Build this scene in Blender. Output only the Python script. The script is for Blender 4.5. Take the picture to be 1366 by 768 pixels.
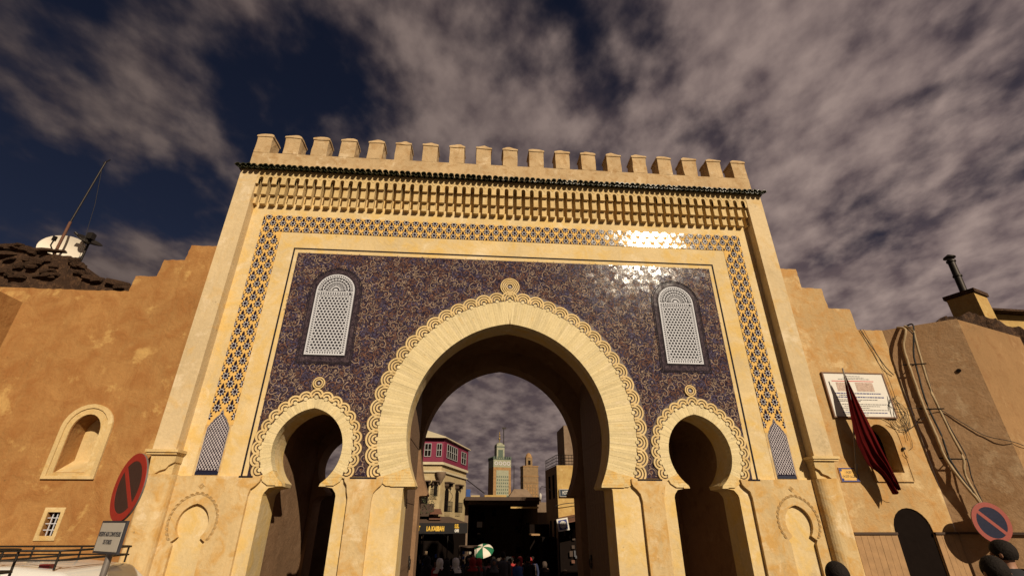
import bpy, bmesh, math, random
from mathutils import Vector, Matrix
random.seed(7)
S = 0.8                      # model units to metres, applied to every top-level object at the end
R = math.radians; PI = math.pi
sc = bpy.context.scene
COL = sc.collection
for o in list(bpy.data.objects): bpy.data.objects.remove(o)

# ------------------------------------------------------------------ camera
cam = bpy.data.cameras.new('camera'); cam_o = bpy.data.objects.new('camera', cam); COL.objects.link(cam_o)
cam.sensor_width = 36; cam.lens = 634.78 / 1366 * 36; cam.clip_end = 4000; cam.clip_start = 0.05
p_, y_ = R(26.207), R(4.6106)
fwd = Vector((math.sin(y_)*math.cos(p_), math.cos(y_)*math.cos(p_), math.sin(p_)))
rgt = Vector((math.cos(y_), -math.sin(y_), 0)); up = rgt.cross(fwd)
cam_o.matrix_world = Matrix(((rgt.x, up.x, -fwd.x, -0.9077*S), (rgt.y, up.y, -fwd.y, -12*S), (rgt.z, up.z, -fwd.z, 2.3*S), (0, 0, 0, 1)))
sc.camera = cam_o

# ------------------------------------------------------------------ sun and sky
SUN_AZ, SUN_EL = 23.5, 31.0      # azimuth measured from straight behind the camera towards the right
sdir = Vector((math.sin(R(SUN_AZ))*math.cos(R(SUN_EL)), -math.cos(R(SUN_AZ))*math.cos(R(SUN_EL)), math.sin(R(SUN_EL))))
sun = bpy.data.lights.new('sun', 'SUN'); sun.energy = 4.8; sun.angle = R(0.55); sun.color = (1.0, 0.86, 0.65)
so = bpy.data.objects.new('sun', sun); COL.objects.link(so)
so.rotation_euler = sdir.to_track_quat('Z', 'Y').to_euler()
sc.view_settings.view_transform = 'Standard'; sc.view_settings.look = 'None'
sc.view_settings.exposure = 0.12; sc.view_settings.gamma = 1.0

class NT:
    def __init__(s, nt): s.t = nt
    def n(s, typ, props=None, **ins):
        nd = s.t.nodes.new(typ)
        for k, v in (props or {}).items(): setattr(nd, k, v)
        for k, v in ins.items():
            key = int(k[1:]) if k[0] == 'i' and k[1:].isdigit() else k.replace('_', ' ')
            sock = nd.inputs[key]
            if isinstance(v, bpy.types.NodeSocket): s.t.links.new(v, sock)
            else: sock.default_value = v
        return nd
    def m(s, op, a, b=0.0, c=0.0, clamp=False): return s.n('ShaderNodeMath', {'operation': op, 'use_clamp': clamp}, i0=a, i1=b, i2=c).outputs[0]
    def vm(s, op, a, b=(0, 0, 0)): return s.n('ShaderNodeVectorMath', {'operation': op}, i0=a, i1=b).outputs[0]
    def mix(s, f, a, b, mode='MIX'):
        nd = s.n('ShaderNodeMix', {'data_type': 'RGBA', 'blend_type': mode}, i0=f, i6=a, i7=b); return nd.outputs[2]
    def ramp(s, f, stops):
        nd = s.n('ShaderNodeValToRGB', i0=f); e = nd.color_ramp.elements
        while len(e) < len(stops): e.new(0.5)
        for q, (pp, c) in zip(e, stops):
            q.position = pp; q.color = (c, c, c, 1) if isinstance(c, (int, float)) else (*c, 1)
        return nd.outputs[0]
    def noise(s, vec, scale, detail=4.0, rough=0.55, dist=0.0):
        return s.n('ShaderNodeTexNoise', Vector=vec, Scale=scale, Detail=detail, Roughness=rough, Distortion=dist).outputs[0]

w = bpy.data.worlds.new('World'); sc.world = w; w.use_nodes = True
w.node_tree.nodes.clear(); W = NT(w.node_tree)
sky = W.n('ShaderNodeTexSky', {'sky_type': 'NISHITA', 'sun_disc': False, 'sun_elevation': R(SUN_EL),
          'sun_rotation': math.atan2(sdir.x, sdir.y), 'air_density': 1.0, 'dust_density': 0.3, 'ozone_density': 4.0})
tc = W.n('ShaderNodeTexCoord').outputs['Generated']
sx = W.n('ShaderNodeSeparateXYZ', Vector=tc)
zz = W.m('ADD', W.m('ABSOLUTE', sx.outputs[2]), 0.24)
px = W.m('DIVIDE', sx.outputs[0], zz); py = W.m('DIVIDE', sx.outputs[1], zz)
pv = W.n('ShaderNodeCombineXYZ', X=px, Y=py, Z=0.0).outputs[0]
rot = W.n('ShaderNodeMapping', Vector=pv, Location=(2.3, 0.35, 0.0), Rotation=(0, 0, R(-38)), Scale=(1.0, 0.78, 1.0)).outputs[0]
n1 = W.noise(rot, 4.4, 6.0, 0.48, 0.1)
n2 = W.noise(W.n('ShaderNodeMapping', Vector=pv, Location=(9.9, 6.2, 1.0), Scale=(1, 1, 1)).outputs[0], 0.55, 2.0, 0.5)
n3 = W.noise(W.n('ShaderNodeMapping', Vector=rot, Location=(1.7, 9.1, 5.0)).outputs[0], 13.0, 5.0, 0.5, 0.0)
cov = W.m('ADD', W.m('ADD', W.m('MULTIPLY', n1, 1.0), W.m('MULTIPLY', n2, 0.9)), W.m('MULTIPLY', n3, 0.30))
# the cloud bank thickens to the east (right) and towards the horizon
cov = W.m('ADD', cov, W.m('MULTIPLY', px, 0.07))
low = W.m('SUBTRACT', 0.45, sx.outputs[2]); low = W.m('MAXIMUM', low, 0.0)
cov = W.m('ADD', cov, W.m('MULTIPLY', low, 1.0))
mr = W.n('ShaderNodeMapRange', {'interpolation_type': 'SMOOTHSTEP'}, Value=cov, From_Min=0.865, From_Max=1.17, To_Min=0.0, To_Max=1.0).outputs[0]
shade = W.n('ShaderNodeMapRange', Value=W.m('ADD', n3, W.m('MULTIPLY', n1, 0.8)), From_Min=0.72, From_Max=1.12, To_Min=0.0, To_Max=1.0).outputs[0]
ccol = W.mix(shade, (0.105, 0.075, 0.078, 1), (0.30, 0.225, 0.20, 1))
bright = W.m('MULTIPLY_ADD', sx.outputs[0], 0.50, 0.74)      # clouds catch more light towards the sun's side
ccol = W.n('ShaderNodeVectorMath', {'operation': 'SCALE'}, i0=ccol, Scale=bright).outputs[0]
base = W.mix(1.0, sky.outputs[0], (0.105, 0.080, 0.090, 1), 'MULTIPLY')     # polarised deep blue
bg1 = W.n('ShaderNodeBackground', Color=base, Strength=0.10)
bg2 = W.n('ShaderNodeBackground', Color=ccol, Strength=1.0)
ms = W.n('ShaderNodeMixShader', i0=W.m('MULTIPLY', mr, 0.96), i1=bg1.outputs[0], i2=bg2.outputs[0])
W.n('ShaderNodeOutputWorld', Surface=ms.outputs[0])

# ------------------------------------------------------------------ materials
MATS = {}
def newmat(name):
    m = bpy.data.materials.new(name); m.use_nodes = True; m.node_tree.nodes.clear(); MATS[name] = m
    return m, NT(m.node_tree)
def finish(T, col, rough=0.85, normal=None, metal=0.0, spec=0.4, emis=None, coat=0.0):
    kw = dict(Base_Color=col, Roughness=rough, Metallic=metal)
    b = T.n('ShaderNodeBsdfPrincipled', **kw); b.inputs['Specular IOR Level'].default_value = spec
    b.inputs['Coat Weight'].default_value = coat
    if normal is not None: T.t.links.new(normal, b.inputs['Normal'])
    T.n('ShaderNodeOutputMaterial', Surface=b.outputs[0]); return b
def c4(c): return (*c, 1)
def plaster(name, base, stain, pale, scale=1.0, stain_lo=0.52, stain_hi=0.72, bump=0.35, streak=0.0, rough=0.92, rnd=False):
    m, T = newmat(name); co = T.n('ShaderNodeTexCoord').outputs['Object']
    if rnd:
        rv = T.n('ShaderNodeObjectInfo').outputs['Random']
        co = T.vm('ADD', co, T.n('ShaderNodeCombineXYZ', X=T.m('MULTIPLY', rv, 37.0), Y=T.m('MULTIPLY', rv, 71.0), Z=T.m('MULTIPLY', rv, 13.0)).outputs[0])
    a = T.noise(co, 0.55*scale, 6.0, 0.6, 0.4); b = T.noise(co, 2.6*scale, 7.0, 0.65, 0.6); c = T.noise(co, 16*scale, 4.0, 0.6)
    fine = T.noise(co, 70*scale, 3.0, 0.6)
    col = T.mix(T.ramp(a, [(0.35, 0.0), (0.65, 1.0)]), c4(base), c4([x*0.80 for x in base]))
    col = T.mix(T.ramp(b, [(stain_lo, 0.0), (stain_hi, 0.85)]), col, c4(stain))
    b2 = T.noise(T.vm('ADD', co, (13.1, 4.2, 7.7)), 1.5*scale, 7.0, 0.68, 0.25)
    col = T.mix(T.ramp(b2, [(0.575, 0.0), (0.66, 0.65)]), col, c4(pale))
    if streak:
        st = T.noise(T.n('ShaderNodeMapping', Vector=co, Scale=(5.0, 5.0, 0.22)).outputs[0], 1.6, 5.0, 0.6)
        col = T.mix(T.ramp(st, [(0.5, 0.0), (0.75, streak)]), col, c4(stain))
    col = T.mix(0.35, col, T.mix(c, (0.55, 0.55, 0.55, 1), (1.35, 1.35, 1.35, 1)), 'MULTIPLY')
    # pock marks and old water runs
    pk = T.n('ShaderNodeTexVoronoi', Vector=T.vm('ADD', co, (3.3, 1.1, 9.7)), Scale=2.6*scale).outputs[0]
    pkm = T.m('MULTIPLY', T.ramp(pk, [(0.035, 1.0), (0.06, 0.0)]), T.ramp(b, [(0.45, 0.0), (0.52, 0.8)]))
    col = T.mix(pkm, col, c4([x*0.45 for x in base]))
    wr = T.noise(T.n('ShaderNodeMapping', Vector=T.vm('ADD', co, (0.7, 5.0, 2.2)), Scale=(3.2, 3.2, 0.10)).outputs[0], 2.2*scale, 4.0, 0.55)
    col = T.mix(T.m('MULTIPLY', T.ramp(wr, [(0.58, 0.0), (0.70, 0.5)]), T.ramp(a, [(0.42, 0.0), (0.6, 1.0)])), col, c4([x*0.66 for x in base]))
    if rnd: col = T.mix(T.m('FRACT', T.m('MULTIPLY', rv, 91.7)), col, T.mix(1.0, col, (0.94, 0.925, 0.88, 1), 'MULTIPLY'))
    ck = T.n('ShaderNodeTexVoronoi', {'feature': 'DISTANCE_TO_EDGE'}, Vector=T.vm('ADD', co, T.n('ShaderNodeVectorMath', {'operation': 'SCALE'}, i0=T.n('ShaderNodeTexNoise', Vector=co, Scale=2.0, Detail=6.0).outputs[1], Scale=0.9).outputs[0]), Scale=0.5*scale).outputs[0]
    crk = T.m('MULTIPLY', T.ramp(ck, [(0.0, 1.0), (0.006, 0.0)]), T.ramp(a, [(0.5, 0.0), (0.62, 0.35)]))
    col = T.mix(crk, col, c4([x*0.4 for x in base]))
    h = T.m('ADD', T.m('MULTIPLY', b, 0.7), T.m('ADD', T.m('MULTIPLY', c, 0.25), T.m('MULTIPLY', fine, 0.08)))
    bp = T.n('ShaderNodeBump', Strength=bump, Distance=0.06, Height=h)
    finish(T, col, rough, bp.outputs[0], spec=0.2); return m
def simple(name, col, rough=0.6, metal=0.0, spec=0.4, var=0.25, scale=8.0, bump=0.15, coat=0.0):
    m, T = newmat(name); co = T.n('ShaderNodeTexCoord').outputs['Object']
    n = T.noise(co, scale, 5.0, 0.6, 0.3)
    c = T.mix(n, c4([x*(1-var) for x in col]), c4([x*(1+var) for x in col]))
    bp = T.n('ShaderNodeBump', Strength=bump, Distance=0.01, Height=n)
    finish(T, c, rough, bp.outputs[0], metal, spec, coat=coat); return m
def glazed(name, col, rough=0.2, cell=9.0, tilt=0.10, var=0.5, col2=None, lines=None):
    m, T = newmat(name); co = T.n('ShaderNodeTexCoord').outputs['Object']
    geo = T.n('ShaderNodeNewGeometry'); gp = geo.outputs['Position']
    v = T.n('ShaderNodeTexVoronoi', Vector=gp, Scale=cell); n = T.noise(gp, 14.0, 5.0, 0.6)
    d = T.vm('SUBTRACT', v.outputs['Color'], (0.5, 0.5, 0.5))
    d2 = T.vm('SUBTRACT', T.n('ShaderNodeTexNoise', Vector=gp, Scale=45.0, Detail=3.0).outputs[1], (0.5, 0.5, 0.5))
    d = T.n('ShaderNodeVectorMath', {'operation': 'SCALE'}, i0=d, Scale=tilt).outputs[0]
    d2 = T.n('ShaderNodeVectorMath', {'operation': 'SCALE'}, i0=d2, Scale=tilt*3.0).outputs[0]
    nn = T.vm('NORMALIZE', T.vm('ADD', T.vm('ADD', geo.outputs['Normal'], d), d2))
    c = T.mix(T.ramp(n, [(0.35, 0.0), (0.65, 1.0)]), c4([x*(1-var) for x in col]), c4(col2 or [x*(1+var) for x in col]))
    if lines:      # fine tendrils printed between the raised scrolls
        wv = T.vm('ADD', gp, T.n('ShaderNodeVectorMath', {'operation': 'SCALE'}, i0=T.n('ShaderNodeTexNoise', Vector=gp, Scale=9.0, Detail=2.0).outputs[1], Scale=0.22).outputs[0])
        vd = T.n('ShaderNodeTexVoronoi', {'feature': 'SMOOTH_F1'}, Vector=wv, Scale=15.0).outputs[0]
        sn = T.m('SINE', T.m('MULTIPLY', vd, 26.0)); c = T.mix(T.ramp(sn, [(0.55, 0.0), (0.95, 0.75)]), c, c4(lines))
    finish(T, c, rough, nn, spec=0.16); return m

plaster('facade', (0.60, 0.435, 0.225), (0.50, 0.285, 0.085), (0.69, 0.55, 0.36), 1.0, 0.46, 0.62, streak=0.35)
plaster('facade_smooth', (0.66, 0.50, 0.27), (0.61, 0.41, 0.14), (0.70, 0.58, 0.40), 0.8, 0.46, 0.62, streak=0.2)
plaster('parapet_plaster', (0.52, 0.365, 0.20), (0.36, 0.22, 0.10), (0.64, 0.50, 0.33), 1.5, 0.48, 0.64, streak=0.3)
plaster('frieze_plaster', (0.62, 0.45, 0.22), (0.50, 0.30, 0.09), (0.66, 0.52, 0.30), 1.4, rnd=True)
plaster('pilaster_plaster', (0.62, 0.475, 0.28), (0.56, 0.37, 0.15), (0.68, 0.55, 0.38), 0.8, 0.54, 0.7, streak=0.2)
plaster('springer_plaster', (0.66, 0.50, 0.25), (0.60, 0.36, 0.10), (0.70, 0.56, 0.32), 1.8, 0.46, 0.62)
plaster('ochre_wall', (0.37, 0.19, 0.065), (0.27, 0.115, 0.034), (0.52, 0.33, 0.12), 0.8, 0.42, 0.64, bump=0.6, streak=0.45)
plaster('right_wall', (0.50, 0.33, 0.155), (0.42, 0.22, 0.07), (0.62, 0.46, 0.25), 0.9, 0.45, 0.62, bump=0.6, streak=0.35)
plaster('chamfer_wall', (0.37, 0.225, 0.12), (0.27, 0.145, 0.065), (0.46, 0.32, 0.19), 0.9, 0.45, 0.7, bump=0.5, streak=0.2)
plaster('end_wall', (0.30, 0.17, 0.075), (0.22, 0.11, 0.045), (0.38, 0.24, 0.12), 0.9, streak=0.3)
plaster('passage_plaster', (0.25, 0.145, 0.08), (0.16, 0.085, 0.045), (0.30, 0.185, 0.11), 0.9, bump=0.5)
plaster('brick_cream', (0.70, 0.57, 0.33), (0.58, 0.38, 0.14), (0.68, 0.55, 0.36), 1.2, 0.6, 0.8, rnd=True)
plaster('scallop_cream', (0.68, 0.50, 0.25), (0.56, 0.34, 0.11), (0.68, 0.54, 0.32), 1.6, 0.55, 0.75, bump=0.2, rnd=True)
plaster('rubble', (0.050, 0.026, 0.015), (0.095, 0.05, 0.026), (0.025, 0.014, 0.010), 3.0, 0.5, 0.58, bump=1.0)
plaster('cream_house', (0.46, 0.35, 0.19), (0.36, 0.24, 0.11), (0.52, 0.42, 0.26), 1.2)
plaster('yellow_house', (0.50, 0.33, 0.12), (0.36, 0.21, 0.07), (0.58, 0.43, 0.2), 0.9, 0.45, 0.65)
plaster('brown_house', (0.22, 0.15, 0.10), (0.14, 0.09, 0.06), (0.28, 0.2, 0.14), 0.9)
plaster('ground_dust', (0.075, 0.062, 0.050), (0.055, 0.045, 0.036), (0.10, 0.08, 0.065), 0.3)
simple('mortar', (0.46, 0.32, 0.14), 0.95, var=0.3, scale=20)
simple('groove_brown', (0.055, 0.028, 0.022), 0.5, scale=20)
simple('line_black', (0.018, 0.014, 0.018), 0.8, scale=20, spec=0.1)
simple('band_ochre', (0.62, 0.38, 0.12), 0.85, var=0.3, scale=5, spec=0.12)
glazed('navy_tile', (0.018, 0.014, 0.030), 0.13, 10.0, 0.035, 0.4, (0.036, 0.022, 0.034), lines=(0.12, 0.088, 0.10))
glazed('motif_navy', (0.016, 0.011, 0.022), 0.12, 9.0, 0.03, 0.4)
glazed('motif_white', (0.60, 0.56, 0.55), 0.14, 9.0, 0.03, 0.12)
glazed('scroll_tan', (0.29, 0.205, 0.145), 0.12, 10.0, 0.035, 0.35)
glazed('scroll_rust', (0.15, 0.075, 0.048), 0.12, 10.0, 0.035, 0.4)
glazed('scroll_blue', (0.075, 0.065, 0.115), 0.12, 10.0, 0.035, 0.4)
glazed('niche_white', (0.50, 0.45, 0.47), 0.3, 8.0, 0.1, 0.15)
glazed('roof_green', (0.018, 0.035, 0.018), 0.28, 5.0, 0.2, 0.6, (0.06, 0.055, 0.03))
simple('white_plaster', (0.50, 0.50, 0.54), 0.7, var=0.1)
simple('lattice_dark', (0.016, 0.013, 0.02), 0.6)
simple('door_wood', (0.15, 0.085, 0.045), 0.7, var=0.5, scale=14, bump=0.5)
simple('iron', (0.03, 0.024, 0.02), 0.5, metal=0.6)
simple('dark_void', (0.010, 0.007, 0.006), 1.0, spec=0.0)  # near-black colour standing in for unlit openings and shaded shops
simple('wood_dado', (0.32, 0.185, 0.085), 0.8, var=0.4, scale=5)
simple('sign_red', (0.33, 0.025, 0.02), 0.4, var=0.15, scale=20)
simple('sign_red_faded', (0.26, 0.055, 0.04), 0.5, var=0.15, scale=20)
simple('sign_navy', (0.008, 0.010, 0.030), 0.4, var=0.3, scale=20)
simple('sign_darkface', (0.045, 0.022, 0.02), 0.5, var=0.3, scale=20)
simple('plate_white', (0.62, 0.58, 0.52), 0.6, var=0.06, scale=6)
simple('plate_grey', (0.42, 0.38, 0.33), 0.6, var=0.1, scale=6)
simple('ink', (0.03, 0.028, 0.035), 0.7)
simple('ink_blue', (0.03, 0.04, 0.16), 0.7)
simple('ink_red', (0.5, 0.05, 0.04), 0.7)
simple('print_photo', (0.42, 0.30, 0.24), 0.7, var=0.8, scale=22)
simple('frame_brown', (0.16, 0.08, 0.04), 0.6)
simple('pole_metal', (0.22, 0.19, 0.17), 0.45, metal=0.5, var=0.3)
simple('flag_red', (0.070, 0.005, 0.005), 0.95, var=0.4, scale=5, spec=0.05)
simple('cable_tan', (0.34, 0.24, 0.13), 0.7, var=0.3)
simple('cable_black', (0.02, 0.016, 0.014), 0.7)
simple('car_white', (0.60, 0.58, 0.55), 0.3, var=0.05, scale=3, coat=0.5, bump=0.02)
simple('car_glass', (0.015, 0.018, 0.02), 0.08, spec=0.8, bump=0.02)
simple('rubber', (0.02, 0.02, 0.02), 0.8)
simple('lamp_red', (0.12, 0.01, 0.012), 0.25)
simple('chrome', (0.5, 0.5, 0.5), 0.25, metal=0.9)
simple('dish_white', (0.66, 0.58, 0.48), 0.6, var=0.1)
simple('rust', (0.12, 0.05, 0.028), 0.8, var=0.5)
simple('magenta', (0.17, 0.014, 0.042), 0.7, var=0.2, scale=4)
simple('shutter_grey', (0.30, 0.29, 0.28), 0.5)
simple('roof_cream', (0.50, 0.42, 0.28), 0.8, var=0.2, scale=4)
simple('awning_black', (0.012, 0.010, 0.010), 0.9)
simple('gold_print', (0.62, 0.38, 0.05), 0.6)
simple('plants', (0.045, 0.05, 0.02), 0.9, var=0.5)
simple('wood_dark', (0.06, 0.035, 0.022), 0.85, var=0.4)
simple('minaret_green', (0.24, 0.235, 0.155), 0.6, var=0.5, scale=2.6)
simple('minaret_green_dark', (0.05, 0.075, 0.05), 0.6, var=0.4, scale=2)
simple('minaret_brick', (0.27, 0.15, 0.06), 0.85, var=0.6, scale=1.6)
simple('minaret_brown', (0.20, 0.125, 0.06), 0.85, var=0.5, scale=1.6)
simple('gold', (0.40, 0.26, 0.08), 0.35, metal=0.8)
simple('umb_green', (0.01, 0.11, 0.05), 0.7, var=0.1)
simple('umb_white', (0.66, 0.58, 0.48), 0.7, var=0.1)
simple('hotel_blue', (0.008, 0.018, 0.035), 0.5, var=0.1)
simple('skin', (0.30, 0.15, 0.09), 0.6, var=0.12)
simple('hair_black', (0.014, 0.010, 0.008), 0.8, var=0.6, scale=60, bump=1.0, spec=0.15)
for nm, cc in dict(cloth_black=(0.012, 0.011, 0.013), cloth_navy=(0.02, 0.025, 0.06), cloth_brown=(0.06, 0.04, 0.03), cloth_grey=(0.08, 0.08, 0.09),
                   cloth_red=(0.30, 0.02, 0.02), cloth_pink=(0.42, 0.16, 0.16), cloth_white=(0.80, 0.78, 0.76), cloth_blue=(0.03, 0.07, 0.22), cloth_tan=(0.3, 0.2, 0.12)).items():
    simple(nm, cc, 0.9, var=0.2, scale=10)

# ------------------------------------------------------------------ helpers
def put(o, parent=None):
    COL.objects.link(o)
    if parent is not None:
        o.parent = parent
        r = parent
        while r.parent is not None: r = r.parent
        # parts are modelled in world coordinates
        o.matrix_parent_inverse = world(parent).inverted()
    return o
def world(o):
    m = o.matrix_basis.copy()
    if o.parent is not None: m = world(o.parent) @ o.matrix_parent_inverse @ m
    return m
def tag(o, label=None, cat=None, group=None, kind=None):
    if label: o['label'] = label
    if cat: o['category'] = cat
    if group: o['group'] = group
    if kind: o['kind'] = kind
    return o
def thing(name, label, cat, loc=(0, 0, 0), group=None, rz=0):
    o = bpy.data.objects.new(name, None); o.empty_display_size = 0.2; o.location = loc; o.rotation_euler = (0, 0, rz)
    COL.objects.link(o); return tag(o, label, cat, group)
def inst(name, me, parent, loc=(0, 0, 0), roty=0.0, rotz=0.0, scl=None, mats=None):
    o = bpy.data.objects.new(name, me); o.location = loc; o.rotation_euler = (0, roty, rotz)
    if scl: o.scale = scl
    put(o, parent)
    if mats:
        for i, mm in enumerate(mats): o.material_slots[i].link = 'OBJECT'; o.material_slots[i].material = MATS[mm]
    return o
def poly_mesh(name, outer, holes, y0, y1, mat, bevel=0.0):
    """outline in (x, z), holes cut out, thickness from y0 (front) to y1 (back)"""
    cu = bpy.data.curves.new('tmp', 'CURVE'); cu.dimensions = '2D'; cu.fill_mode = 'BOTH'
    for pts in [outer] + list(holes):
        sp = cu.splines.new('POLY'); sp.points.add(len(pts)-1)
        for q, (x, z) in zip(sp.points, pts): q.co = (x, z, 0, 1)
        sp.use_cyclic_u = True
    cu.extrude = abs(y1-y0)/2 - bevel
    if bevel: cu.bevel_depth = bevel; cu.bevel_resolution = 1; cu.offset = -bevel
    ob = bpy.data.objects.new('tmp', cu)
    me = bpy.data.meshes.new_from_object(ob)
    bpy.data.objects.remove(ob); bpy.data.curves.remove(cu)
    me.name = name; yc = (y0+y1)/2
    me.transform(Matrix(((1, 0, 0, 0), (0, 0, -1, yc), (0, 1, 0, 0), (0, 0, 0, 1))))
    me.materials.clear(); me.materials.append(MATS[mat])
    for pl in me.polygons: pl.use_smooth = False; pl.material_index = 0
    return me
def poly(name, outer, holes, y0, y1, mat, parent=None, bevel=0.0, mtx=None):
    me = poly_mesh(name, outer, holes, y0, y1, mat, bevel)
    if mtx is not None: me.transform(mtx)
    return put(bpy.data.objects.new(name, me), parent)
class MB:
    def __init__(s): s.v = []; s.f = []; s.m = []; s.sm = []
    def add(s, vs, fs, mi=0, smooth=False):
        b = len(s.v); s.v += [tuple(q) for q in vs]
        for f in fs: s.f.append([b+i for i in f]); s.m.append(mi); s.sm.append(smooth)
    def box(s, x0, x1, y0, y1, z0, z1, mi=0, mtx=None):
        vs = [Vector((x, y, z)) for z in (z0, z1) for y in (y0, y1) for x in (x0, x1)]
        if mtx is not None: vs = [mtx @ v for v in vs]
        s.add(vs, [(0, 2, 3, 1), (4, 5, 7, 6), (0, 1, 5, 4), (2, 6, 7, 3), (0, 4, 6, 2), (1, 3, 7, 5)], mi)
    def tube(s, pts, r, seg=6, mi=0, r1=None, cap=True):
        pts = [Vector(p) for p in pts]; n = len(pts); rings = []
        prev = None
        for i, p in enumerate(pts):
            t = (pts[min(i+1, n-1)]-pts[max(i-1, 0)]).normalized()
            a = t.cross(Vector((0, 0, 1)));
            if a.length < 1e-3: a = Vector((1, 0, 0))
            a.normalize(); b = t.cross(a)
            rr = r if r1 is None else r+(r1-r)*i/(n-1)
            rings.append([p+a*math.cos(2*PI*k/seg)*rr+b*math.sin(2*PI*k/seg)*rr for k in range(seg)])
        vs = [v for g in rings for v in g]; fs = []
        for i in range(n-1):
            for k in range(seg):
                k2 = (k+1) % seg; fs.append((i*seg+k, i*seg+k2, (i+1)*seg+k2, (i+1)*seg+k))
        s.add(vs, fs, mi, True)
        if cap:
            s.add(rings[0], [tuple(range(seg))[::-1]], mi); s.add(rings[-1], [tuple(range(seg))], mi)
    def lathe(s, prof, cx, cy, seg=16, mi=0, smooth=True, sy=1.0):
        vs = [(cx+r*math.cos(2*PI*k/seg), cy+sy*r*math.sin(2*PI*k/seg), z) for r, z in prof for k in range(seg)]; fs = []
        for i in range(len(prof)-1):
            for k in range(seg):
                k2 = (k+1) % seg; fs.append((i*seg+k, i*seg+k2, (i+1)*seg+k2, (i+1)*seg+k))
        s.add(vs, fs, mi, smooth)
    def prism(s, pts, z0, z1, mi=0):
        n = len(pts); vs = [(x, y, z0) for x, y in pts]+[(x, y, z1) for x, y in pts]
        fs = [(i, (i+1) % n, n+(i+1) % n, n+i) for i in range(n)]+[tuple(range(n))[::-1], tuple(range(n, 2*n))]
        s.add(vs, fs, mi)
    def mesh(s, name, *mats):
        me = bpy.data.meshes.new(name); me.from_pydata(s.v, [], s.f); me.update()
        for m in mats: me.materials.append(MATS[m])
        for pl, mi, sm in zip(me.polygons, s.m, s.sm): pl.material_index = mi; pl.use_smooth = sm
        return me
    def build(s, name, *mats, parent=None): return put(bpy.data.objects.new(name, s.mesh(name, *mats)), parent)
def ribbon(mb, pts, wd, y, mi=0, taper=True):
    n = len(pts); vs = []
    for i, (x, z) in enumerate(pts):
        x0, z0 = pts[max(i-1, 0)]; x1, z1 = pts[min(i+1, n-1)]
        dx, dz = x1-x0, z1-z0; L = math.hypot(dx, dz) or 1
        ww = wd/2*(1-0.6*i/(n-1) if taper else 1); nx, nz = -dz/L*ww, dx/L*ww
        vs += [(x+nx, y, z+nz), (x-nx, y, z-nz)]
    mb.add(vs, [(2*i, 2*i+2, 2*i+3, 2*i+1) for i in range(n-1)], mi)
def disc(mb, x, z, r0, r1, y, mi=0, seg=20, a0=0.0, a1=2*PI):
    full = abs(a1-a0-2*PI) < 1e-6; k = seg+1
    vs = []
    for i in range(k):
        a = a0+(a1-a0)*i/seg
        for r in (r0, r1): vs.append((x+r*math.cos(a), y, z+r*math.sin(a)))
    mb.add(vs, [(2*i, 2*i+1, 2*i+3, 2*i+2) for i in range(seg)], mi)
def ring_solid(mb, x, z, r0, r1, y0, y1, mi=0, seg=20, a0=0.0, a1=2*PI):
    """flat ring segment with thickness, front at y0"""
    vs = []
    for i in range(seg+1):
        a = a0+(a1-a0)*i/seg; c, s_ = math.cos(a), math.sin(a)
        vs += [(x+r0*c, y0, z+r0*s_), (x+r1*c, y0, z+r1*s_), (x+r1*c, y1, z+r1*s_), (x+r0*c, y1, z+r0*s_)]
    fs = []
    for i in range(seg):
        b = 4*i
        fs += [(b, b+1, b+5, b+4), (b+1, b+2, b+6, b+5), (b+3, b, b+4, b+7)]
    fs += [(0, 3, 2, 1), (4*seg, 4*seg+1, 4*seg+2, 4*seg+3)]
    mb.add(vs, fs, mi)
def arc_half(r, c, zc, zlo, n=20, cx=0.0, side=1):
    """points of one side of a pointed horseshoe, from low end up to apex at x = cx"""
    a0 = math.asin(max(-1, (zlo-zc)/r)); a1 = math.acos(-c/r) if False else math.acos(abs(c)/r)
    return [(cx+side*(c+r*math.cos(a0+(a1-a0)*i/n)), zc+r*math.sin(a0+(a1-a0)*i/n)) for i in range(n+1)]
def arch(r, c, zc, zlo, cx=0.0, n=20):
    R_ = arc_half(r, c, zc, zlo, n, cx, 1); L_ = arc_half(r, c, zc, zlo, n, cx, -1)
    return R_ + L_[::-1][1:]
def mirror(pts): return [(-x, z) for x, z in pts][::-1]
def text(name, body, size, mat, loc, parent=None, rot=None, depth=0.004, align='CENTER', sxy=(1, 1), bold=0.0):
    cu = bpy.data.curves.new('tmp', 'FONT'); cu.body = body; cu.size = size; cu.extrude = depth; cu.align_x = align; cu.align_y = 'CENTER'
    cu.resolution_u = 3; cu.offset = bold
    ob = bpy.data.objects.new('tmp', cu); me = bpy.data.meshes.new_from_object(ob)
    bpy.data.objects.remove(ob); bpy.data.curves.remove(cu); me.name = name
    me.materials.clear(); me.materials.append(MATS[mat])
    for pl in me.polygons: pl.material_index = 0
    me.transform(Matrix.Diagonal((sxy[0], sxy[1], 1, 1)))
    M = Matrix(((1, 0, 0, 0), (0, 0, -1, 0), (0, 1, 0, 0), (0, 0, 0, 1)))
    me.transform(Matrix.Translation(loc) @ (rot or Matrix.Identity(4)) @ M)
    return put(bpy.data.objects.new(name, me), parent)

# ------------------------------------------------------------------ ground
def gz(y):
    if y < 0.3: return 0.0
    if y < 10: return -0.11*(y-0.3)
    if y < 30: return -1.067-0.06*(y-10)
    return -2.27-0.004*(y-30)
g = MB(); ys = [-600, -60, -20, -5, 0.3, 3, 6, 10, 15, 20, 30, 60, 200, 1500]; xs_ = [-900, -60, -16, 0, 16, 60, 900]
g.add([(x, y, gz(y)) for y in ys for x in xs_], [(j*7+i, j*7+i+1, (j+1)*7+i+1, (j+1)*7+i) for j in range(len(ys)-1) for i in range(6)], 0, True)
tag(g.build('ground', 'ground_dust'), kind='structure')

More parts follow.
